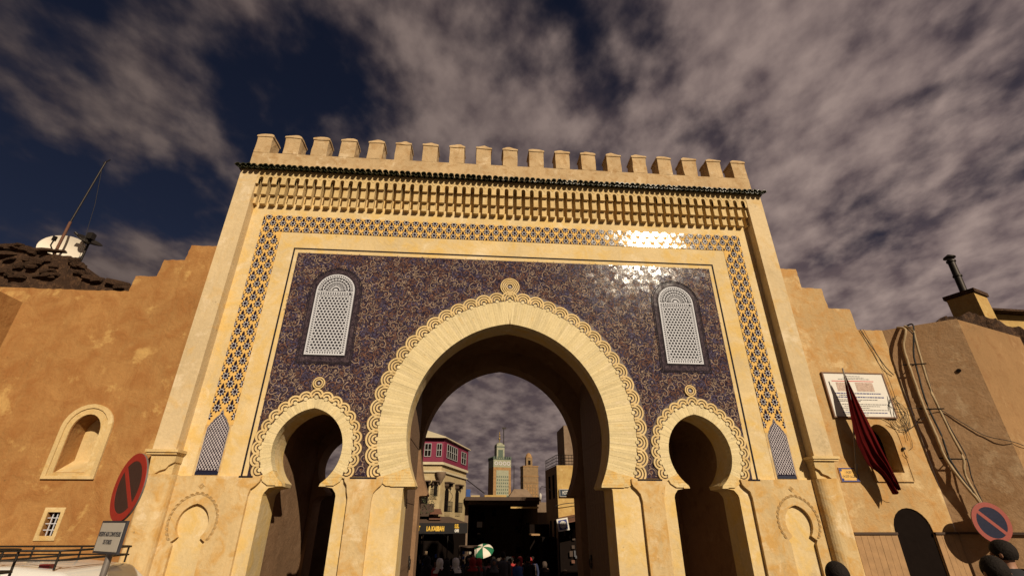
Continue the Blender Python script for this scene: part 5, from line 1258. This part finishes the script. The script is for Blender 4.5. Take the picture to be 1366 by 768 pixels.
mb = MB(); c0 = Mm @ Vector((-0.1, 0, 0)); mb.lathe([(hx*0.98, ZT-0.3), (hx*0.95, ZT), (hx*0.5, ZT+0.35), (0.1, ZT+0.5)], c0.x, c0.y, 12); mb.build('dome', 'minaret_green', parent=m1)
mb = MB(); mb.tube([(c0.x, c0.y, ZT+0.6), (c0.x, c0.y, ZT+4.0)], 0.12, 6)
for z, r in ((ZT+1.6, 0.45), (ZT+2.6, 0.33), (ZT+3.3, 0.2)): mb.lathe([(0.02, z-r), (r, z), (0.02, z+r)], c0.x, c0.y, 8)
mb.build('finial', 'gold', parent=m1)
mb = MB(); mb.tube([(c0.x+1.4, c0.y, ZT-0.2), (c0.x+1.35, c0.y, ZT+5.2)], 0.16, 6); mb.box(c0.x+0.8, c0.x+2.2, c0.y-0.1, c0.y+0.1, ZT+4.9, ZT+5.4); mb.build('gallows_pole', 'iron', parent=m1)
m2_ = thing('brick_minaret', 'smaller brown brick minaret with domed lantern, right of the green one', 'minaret', (15, 130, -3))
F = 142/92.0
X0, X1 = fx(8.42), fx(11.2); ZC, ZT = fz_(11.46), fz_(13.3); Wd = X1-X0; h = Wd/2; yb = 130
Mm = Matrix.Translation(((X0+X1)/2, yb+h, 0)) @ Matrix.Rotation(R(5), 4, 'Z')
mb = MB(); mb.box(-h, h, -h, h, -5, ZC, 0, Mm); sh_ = mb.build('shaft', 'minaret_brown', parent=m2_)
mb = MB(); mb.box(-h-0.12, h+0.12, -h-0.12, h+0.12, ZC+0.001, ZC+0.25, 0, Mm); mb.box(-h-0.1, h+0.1, -h-0.1, h+0.1, ZC-2.6, ZC-2.4, 0, Mm); mb.box(-h-0.1, h+0.1, -h-0.1, h+0.1, ZC-4.2, ZC-4.1, 0, Mm); mb.build('string_course', 'minaret_brick', parent=m2_)
for i in range(5):
    for j in range(4): mb = MB(); x = -h*0.72+i*h*0.36; z = ZC-7.6+j*0.85; mb.box(x-0.2, x+0.2, -h-0.07, -h-0.01, z-0.3, z+0.3, 0, Mm); mb.build('carved_lozenge', 'minaret_brick', parent=sh_)
mb = MB(); mb.box(-h*0.42-0.1, h*0.42-0.1, -h*0.42, h*0.42, ZC+0.25, ZT-0.3, 0, Mm); lt = mb.build('lantern_tower', 'minaret_brown', parent=m2_)
mb = MB(); mb.box(-0.35-0.1, 0.35-0.1, -h*0.42-0.05, -h*0.42-0.01, ZC+0.6, ZC+1.8, 0, Mm); mb.build('lantern_arch', 'dark_void', parent=lt)
c0 = Mm @ Vector((-0.1, 0, 0)); mb = MB(); r = h*0.45; mb.lathe([(r*1.1, ZT-0.3), (r*1.1, ZT-0.05), (r*0.95, ZT), (r*0.8, ZT+0.55), (r*0.45, ZT+0.95), (0.05, ZT+1.15)], c0.x, c0.y, 14); mb.build('dome', 'minaret_brick', parent=m2_)
mb = MB(); mb.tube([(5.1, 60, 2), (5.2, 60, 9.6)], 0.05, 5); tag(mb.build('far_antenna', 'iron'), 'thin antenna pole between the two far minarets', 'antenna')

# umbrella
um = thing('market_umbrella', 'open green and white segmented umbrella over the crowd in the street', 'umbrella', (0.0, 21, gz(21)))
c0 = Vector((0.0, 21, 0.72)); tilt = Matrix.Translation(c0) @ Matrix.Rotation(R(30), 4, 'X') @ Matrix.Rotation(R(-8), 4, 'Y'); N_ = 8; rad = 0.66
for k in range(N_):
    mb = MB(); vs = []
    for j in range(6):
        t = j/5; rr2 = rad*math.sin(t*PI/2*0.98); zz2 = 0.30*math.cos(t*PI/2)
        for i in range(4): a = 2*PI*(k+i/3)/N_; sag = 1-0.05*t*math.sin(PI*i/3); vs.append(tilt @ Vector((rr2*sag*math.cos(a), rr2*sag*math.sin(a), zz2)))
    mb.add(vs, [(j*4+i, j*4+i+1, j*4+i+5, j*4+i+4) for j in range(5) for i in range(3)], 0, True)
    mb.build('canopy_segment', 'umb_green' if k % 2 else 'umb_white', parent=um)
mb = MB(); mb.tube([tilt @ Vector((0, 0, 0.34)), (0.1, 21.2, gz(21))], 0.015, 6); mb.build('pole', 'iron', parent=um)

# ================================================================== PEOPLE
def skin_mesh(name, J, E, mats, sub=2):
    me = bpy.data.meshes.new('t'); me.from_pydata([j[0] for j in J], E, []); ob = bpy.data.objects.new('t', me); COL.objects.link(ob)
    sk = ob.modifiers.new('s', 'SKIN'); sk.use_smooth_shade = True
    for i, j in enumerate(J): me.skin_vertices[0].data[i].radius = j[1] if isinstance(j[1], tuple) else (j[1], j[1])
    me.skin_vertices[0].data[0].use_root = True
    ss = ob.modifiers.new('u', 'SUBSURF'); ss.levels = sub
    bpy.context.view_layer.update()
    out = bpy.data.meshes.new_from_object(ob.evaluated_get(bpy.context.evaluated_depsgraph_get())); out.name = name
    bpy.data.objects.remove(ob); bpy.data.meshes.remove(me)
    out.materials.clear()
    for m_ in mats: out.materials.append(MATS[m_])
    for p in out.polygons: p.use_smooth = True; p.material_index = 0
    return out
def body_parts(walk=0.0):
    """skeleton in metres, person 1.68 m, facing -y"""
    J = [((0, 0, 0.95), (0.15, 0.11)), ((0, 0, 1.12), (0.13, 0.095)), ((0, 0.0, 1.32), (0.165, 0.11)), ((0, 0.0, 1.43), (0.07, 0.06)), ((0, -0.01, 1.50), 0.052), ((0, -0.015, 1.60), (0.078, 0.098)), ((0, -0.01, 1.665), (0.055, 0.07))]
    E = [(0, 1), (1, 2), (2, 3), (3, 4), (4, 5), (5, 6)]
    for s_ in (1, -1):
        b = len(J); sw = walk*s_
        J += [((s_*0.18, 0, 1.385), 0.058), ((s_*0.225, 0.05*sw, 1.12), 0.043), ((s_*0.235, -0.10-0.10*sw, 0.90), 0.031), ((s_*0.235, -0.13-0.12*sw, 0.82), (0.02, 0.038)), ]
        E += [(2, b), (b, b+1), (b+1, b+2), (b+2, b+3)]
        for f in range(4):
            k = len(J); J += [((s_*0.235, -0.155-0.12*sw+0.022*f, 0.775), 0.0095), ((s_*0.230, -0.160-0.12*sw+0.022*f, 0.735-0.006*(f in (1, 2))), 0.008)]; E += [(b+3, k), (k, k+1)]
        k = len(J); J += [((s_*0.212, -0.175-0.12*sw, 0.80), 0.011), ((s_*0.205, -0.19-0.12*sw, 0.765), 0.009)]; E += [(b+3, k), (k, k+1)]
        b = len(J)
        J += [((s_*0.09, 0, 0.86), 0.095), ((s_*0.10, -0.04-0.16*sw, 0.48), 0.058), ((s_*0.10, 0.04-0.26*sw, 0.10), 0.040), ((s_*0.105, -0.10-0.26*sw, 0.035), (0.042, 0.03))]
        E += [(0, b), (b, b+1), (b+1, b+2), (b+2, b+3)]
    return J, E
bodies = [skin_mesh('body', *body_parts(w_), ('skin',)) for w_ in (0.0, 0.9)]
def add_face(me):
    bm = bmesh.new(); bm.from_mesh(me)
    def blob(c, s_): 
        r = bmesh.ops.create_uvsphere(bm, u_segments=8, v_segments=6, radius=1.0)
        for v in r['verts']: v.co = Vector((v.co.x*s_[0], v.co.y*s_[1], v.co.z*s_[2]))+Vector(c)
    blob((0, -0.112, 1.575), (0.014, 0.022, 0.024)); blob((0, -0.104, 1.54), (0.026, 0.010, 0.009))
    for s_ in (1, -1): blob((s_*0.082, 0.0, 1.58), (0.012, 0.02, 0.032)); blob((s_*0.03, -0.1, 1.60), (0.014, 0.008, 0.008))
    bm.to_mesh(me); bm.free()
    for p in me.polygons: p.use_smooth = True
for b_ in bodies: add_face(b_)
def shell(prof, name, mat, sy=0.7, seg=20, wob=0.0, sq=1.0):
    m_ = MB(); vs = []
    for r, z in prof:
        for k in range(seg): a = 2*PI*k/seg; rr2 = r*(1+wob*math.sin(a*5+z*3)); vs.append((rr2*math.cos(a), rr2*sy*math.sin(a), z))
    m_.add(vs, [(i*seg+k, i*seg+(k+1) % seg, (i+1)*seg+(k+1) % seg, (i+1)*seg+k) for i in range(len(prof)-1) for k in range(seg)], 0, True)
    return m_
def sleeves(m_, walk=0.0, r=0.075):
    for s_ in (1, -1):
        sw = walk*s_; m_.tube([(s_*0.15, 0, 1.41), (s_*0.20, 0, 1.34), (s_*0.228, 0.05*sw, 1.12), (s_*0.237, -0.11-0.10*sw, 0.89)], r, 10, r1=r*0.8, cap=False)
def robe(walk): m_ = shell([(0.26, 0.10), (0.25, 0.35), (0.225, 0.7), (0.20, 0.95), (0.185, 1.12), (0.205, 1.28), (0.20, 1.37), (0.15, 1.425), (0.075, 1.45)], 'robe', 'cloth_black', 0.72, wob=0.03); sleeves(m_, walk, 0.085); return m_.mesh('robe', 'cloth_black')
def jacket(walk): m_ = shell([(0.18, 0.85), (0.185, 0.95), (0.175, 1.12), (0.20, 1.28), (0.195, 1.37), (0.14, 1.425), (0.075, 1.46)], 'jacket', 'cloth_black', 0.70, wob=0.02); sleeves(m_, walk, 0.07); return m_.mesh('jacket', 'cloth_black')
def trousers(walk):
    m_ = shell([(0.155, 0.82), (0.165, 0.9), (0.16, 1.0)], 't', 'cloth_navy', 0.72)
    for s_ in (1, -1):
        sw = walk*s_; m_.tube([(s_*0.085, 0, 0.92), (s_*0.092, -0.01-0.05*sw, 0.75), (s_*0.10, -0.04-0.16*sw, 0.48), (s_*0.10, 0.035-0.26*sw, 0.10)], 0.105, 10, r1=0.068, cap=False)
    return m_.mesh('trousers', 'cloth_navy')
def hair():
    m_ = MB(); vs = []; rings = 9; seg = 20
    for j in range(rings):
        t = j/(rings-1)*0.72
        for k in range(seg):
            a = 2*PI*k/seg; front = max(0, -math.sin(a)); ph_ = t*PI*(1-0.42*front)
            vs.append((0.094*math.sin(ph_)*math.cos(a), -0.008+0.112*math.sin(ph_)*math.sin(a), 1.605+0.112*math.cos(ph_)))
    m_.add(vs, [(i*seg+k, i*seg+(k+1) % seg, (i+1)*seg+(k+1) % seg, (i+1)*seg+k) for i in range(rings-1) for k in range(seg)], 0, True)
    return m_.mesh('hair', 'hair_black')
def scarf():
    m_ = MB(); vs = []; seg = 20; prof = [(0.02, 1.725), (0.07, 1.71), (0.105, 1.66), (0.118, 1.60), (0.115, 1.54), (0.10, 1.49), (0.13, 1.44), (0.20, 1.37), (0.215, 1.30)]
    for r, z in prof:
        for k in range(seg):
            a = 2*PI*k/seg; f_ = 0.62 if (math.sin(a) < -0.75 and 1.52 < z < 1.68) else 1.0
            vs.append((r*math.cos(a)*f_, (r*1.08 if z > 1.45 else r*0.75)*math.sin(a)*f_, z))
    m_.add(vs, [(i*seg+k, i*seg+(k+1) % seg, (i+1)*seg+(k+1) % seg, (i+1)*seg+k) for i in range(len(prof)-1) for k in range(seg)], 0, True)
    return m_.mesh('headscarf', 'cloth_white')
CL = [(robe(w_), jacket(w_), trousers(w_)) for w_ in (0, 0.9)]; HAIR = hair(); SCARF = scarf()
def person(x, y, rz, label, top='jacket', topc='cloth_black', botc='cloth_navy', head='hair', headc='hair_black', walk=0, h=1.0, group=None):
    t = thing('person', label, 'person', (x, y, gz(y)), group, rz)
    k = 1.25*h; t.scale = (k, k, k)
    def part(nm, me, mat):
        o = bpy.data.objects.new(nm, me); COL.objects.link(o); o.parent = t
        o.material_slots[0].link = 'OBJECT'; o.material_slots[0].material = MATS[mat]
    part('body', bodies[walk], 'skin')
    if top == 'robe': part('robe', CL[walk][0], topc)
    else: part('jacket', CL[walk][1], topc); part('trousers', CL[walk][2], botc)
    if head == 'hair': part('hair', HAIR, headc)
    else: part('headscarf', SCARF, headc)
    return t
# faces north (towards the gate) = rotate pi
person(2.92, -6.56, PI*0.97, 'person with short black hair, only the crown showing right of the right side arch', h=0.905, topc='cloth_black')
person(5.75, -5.75, PI*1.1, 'person with dark hair and reddish ear below the right no parking sign', h=0.985, topc='cloth_black', headc='hair_black')
person(4.35, -6.9, PI*0.9, 'person with dark hair in front of another head at the bottom right corner', h=0.935, topc='cloth_black')
GR = 'people crowding the street beyond the arch'
person(-2.02, 9.9, PI*0.9, 'person in white headscarf and red top under the black awning', 'robe', 'cloth_red', head='scarf', headc='cloth_white', h=0.97, group=GR)
person(-1.38, 9.7, PI*1.1, 'person in bright white headscarf and black robe, right of the red one', 'robe', 'cloth_black', head='scarf', headc='cloth_white', h=0.97, group=GR)
person(-1.72, 9.4, PI, 'person in black between the two white headscarves', 'robe', 'cloth_black', head='scarf', headc='cloth_black', h=0.93, group=GR)
person(0.12, 14.2, PI, 'person in pink top with dark hair right below the umbrella', 'jacket', 'cloth_pink', 'cloth_navy', walk=1, h=0.98, group=GR)
person(0.72, 13.4, PI*0.95, 'tall person in grey jacket walking away, right of the pink top', 'jacket', 'cloth_grey', 'cloth_grey', walk=1, h=1.10, group=GR)
rr_ = random.Random(31); used_labels = set()
tops = ['black', 'navy', 'brown', 'grey', 'red', 'blue', 'black', 'black', 'brown', 'navy', 'brown', 'red', 'black', 'grey', 'black', 'black', 'pink', 'brown', 'navy', 'black', 'red', 'black']
wheres = ['left of the umbrella', 'by the cafe posts', 'right of the umbrella', 'in the middle of the street', 'near the dark shops at right', 'deep in the covered street', 'sunlit at the mouth of the covered street']
spots = [(-2.6, 11.2, 1), (-2.3, 12.6, 1), (-0.7, 12.0, 0), (-0.4, 13.2, 0), (1.2, 15.5, 3), (1.5, 14.4, 3), (1.8, 16.4, 3), (2.1, 15.2, 2), (2.4, 17.2, 4), (2.7, 18.4, 4), (1.0, 18.6, 3), (1.6, 19.5, 3), (2.2, 20.6, 4), (0.6, 20.4, 2), (3.1, 16.5, 4), (1.35, 22.5, 5), (2.0, 23.2, 5), (0.4, 17.2, 2), (-0.9, 15.8, 0), (-1.9, 14.2, 1), (2.9, 20.2, 4), (0.2, 11.6, 3)]
for i_, c_n in enumerate(['pink', 'red', 'tan', 'brown', 'blue', 'red', 'white', 'pink', 'navy', 'red', 'tan', 'grey', 'blue', 'brown']):
    spots.append((0.75+0.17*i_+0.07*(i_ % 3), 21.2+0.55*((i_*5) % 4), 6)); tops.append(c_n)
for i, ((x, y, wi), c) in enumerate(zip(spots, tops)):
    sc_ = rr_.random() < 0.35; rb = sc_ or rr_.random() < 0.3
    hc = rr_.choice(['black', 'brown', 'grey', 'red']) if sc_ else 'black'
    lab = f"{'stout ' if i == 3 else 'tall ' if i == 7 else ''}person in {c} {'robe' if rb else 'jacket'}" + (f" and {hc} headscarf" if sc_ else " with black hair") + f", {wheres[wi]}"
    hh = rr_.uniform(0.95, 1.03)
    for pre, hv in (('', hh), ('shorter ', 0.90), ('taller ', 1.09)):
        if pre+lab not in used_labels: lab = pre+lab; hh = hv; break
    used_labels.add(lab)
    person(x, y, PI*rr_.uniform(0.7, 1.3) if rr_.random() < .6 else rr_.uniform(-0.6, 0.6), lab, 'robe' if rb else 'jacket', 'cloth_'+c, rr_.choice(('cloth_navy', 'cloth_black', 'cloth_brown')), 'scarf' if sc_ else 'hair', ('cloth_'+hc) if sc_ else 'hair_black', walk=i % 2, h=hh, group=GR)

# ================================================================== CARS
def car(loc, label, rackz, roofz, L=4.6, lights=True):
    t = thing('parked_car', label, 'car', loc)
    X, Yc = loc[0], loc[1]; Wd = 1.95
    prof = [(-L/2, 0.35), (-L/2, 0.95), (-L/2+0.08, 1.10), (-L/2+0.35, roofz-0.18), (-L/2+0.60, roofz-0.03), (-0.4, roofz), (L/2-0.95, roofz-0.01), (L/2-0.35, roofz-0.07), (L/2-0.10, roofz-0.25), (L/2-0.02, 1.10), (L/2, 0.90), (L/2, 0.35)]
    bm = bmesh.new(); n = len(prof); rows = []
    for wy, ins in ((-Wd/2, 0.16), (-Wd/2+0.14, 0.0), (0, -0.02), (Wd/2-0.14, 0.0), (Wd/2, 0.16)):
        rows.append([bm.verts.new((X+x*(1-0.03*(ins > 0.1)), Yc+wy*(0.86 if z > 1.15 and abs(wy) > 0.5 else 1), z-(ins*0.7 if z > roofz-0.3 else 0))) for x, z in prof])
    for r0, r1 in zip(rows, rows[1:]):
        for i in range(n-1): bm.faces.new((r0[i], r0[i+1], r1[i+1], r1[i]))
    bm.faces.new(rows[0][::-1]); bm.faces.new(rows[-1])
    bmesh.ops.recalc_face_normals(bm, faces=bm.faces[:])
    me = bpy.data.meshes.new('body'); bm.to_mesh(me); bm.free(); me.materials.append(MATS['car_white'])
    o = put(bpy.data.objects.new('body', me), t)
    bv = o.modifiers.new('b', 'BEVEL'); bv.width = 0.05; bv.segments = 3; bv.limit_method = 'ANGLE'; bv.angle_limit = R(20)
    for pl in me.polygons: pl.use_smooth = True
    m_ = MB()
    for s_ in (1, -1):
        yy = Yc+s_*Wd/2*0.865
        for a, b in ((-L*0.38, -L*0.12), (-L*0.10, L*0.16), (L*0.18, L*0.40)): m_.box(X+a, X+b, min(yy, yy+s_*0.015), max(yy, yy+s_*0.015), 1.18, roofz-0.32)
    m_.build('side_window', 'car_glass', parent=t)
    m_ = MB(); m_.box(X+L/2-0.10, X+L/2-0.055, Yc-0.7, Yc+0.7, 1.15, roofz-0.35); m_.build('rear_window', 'car_glass', parent=t)
    for wx in (-L*0.31, L*0.31):
        for s_ in (1, -1):
            m_ = MB(); y0 = Yc+s_*(Wd/2-0.16); y1 = Yc+s_*(Wd/2+0.02); m_.tube([(X+wx, y0, 0.38), (X+wx, y1, 0.38)], 0.38, 20); wo = m_.build('wheel', 'rubber', parent=t)
            m_ = MB(); m_.tube([(X+wx, y1-s_*0.02, 0.38), (X+wx, y1+s_*0.012, 0.38)], 0.24, 16); m_.build('rim', 'chrome', parent=wo)
    m_ = MB(); z = roofz; r = 0.015; x0, x1, y0, y1 = X-L*0.38, X+L*0.42, Yc-Wd*0.36, Yc+Wd*0.36
    def loop(zz_, e): c_ = 0.12; m_.tube([(x0+c_, y0, zz_), (x1-c_, y0, zz_), (x1, y0+c_, zz_), (x1, y1-c_, zz_), (x1-c_, y1, zz_), (x0+c_, y1, zz_), (x0, y1-c_, zz_), (x0, y0+c_, zz_), (x0+c_, y0, zz_)], e, 6)
    loop(rackz, r); loop(roofz+0.06, r*0.8)
    for k in range(6):
        x = x0+0.1+(x1-x0-0.2)*k/5
        m_.tube([(x, y0, roofz+0.06), (x, y1, roofz+0.06)], 0.014, 5)
        for y in (y0, y1): m_.tube([(x, y, roofz-0.05), (x, y, rackz)], 0.014, 5)
    m_.build('roof_rack', 'iron', parent=t)
    for s_ in (1, -1): m_ = MB(); m_.box(X+L/2-0.03, X+L/2+0.012, Yc+s_*0.80-0.08, Yc+s_*0.80+0.08, 0.85, 1.12); m_.build('tail_light', 'lamp_red', parent=t)
    m_ = MB(); m_.box(X+L/2-0.75, X+L/2-0.62, Yc-Wd*0.30, Yc-Wd*0.26, roofz-0.06, roofz+0.010); m_.build('roof_light', 'lamp_red', parent=t)
car((-8.05, -3.75, 0), 'white parked car with basket roof rack, its end beside the left sign pole', 1.97, 1.80)
car((-7.75, -6.2, 0), 'white parked car with roof rack, nearest the camera at the bottom left corner', 2.03, 1.76)

# ------------------------------------------------------------------ to metres
for o in list(bpy.data.objects):
    if o.parent is None and o.type in ('MESH', 'EMPTY') and o.name in COL.objects:
        o.location = o.location*S; o.scale = o.scale*S
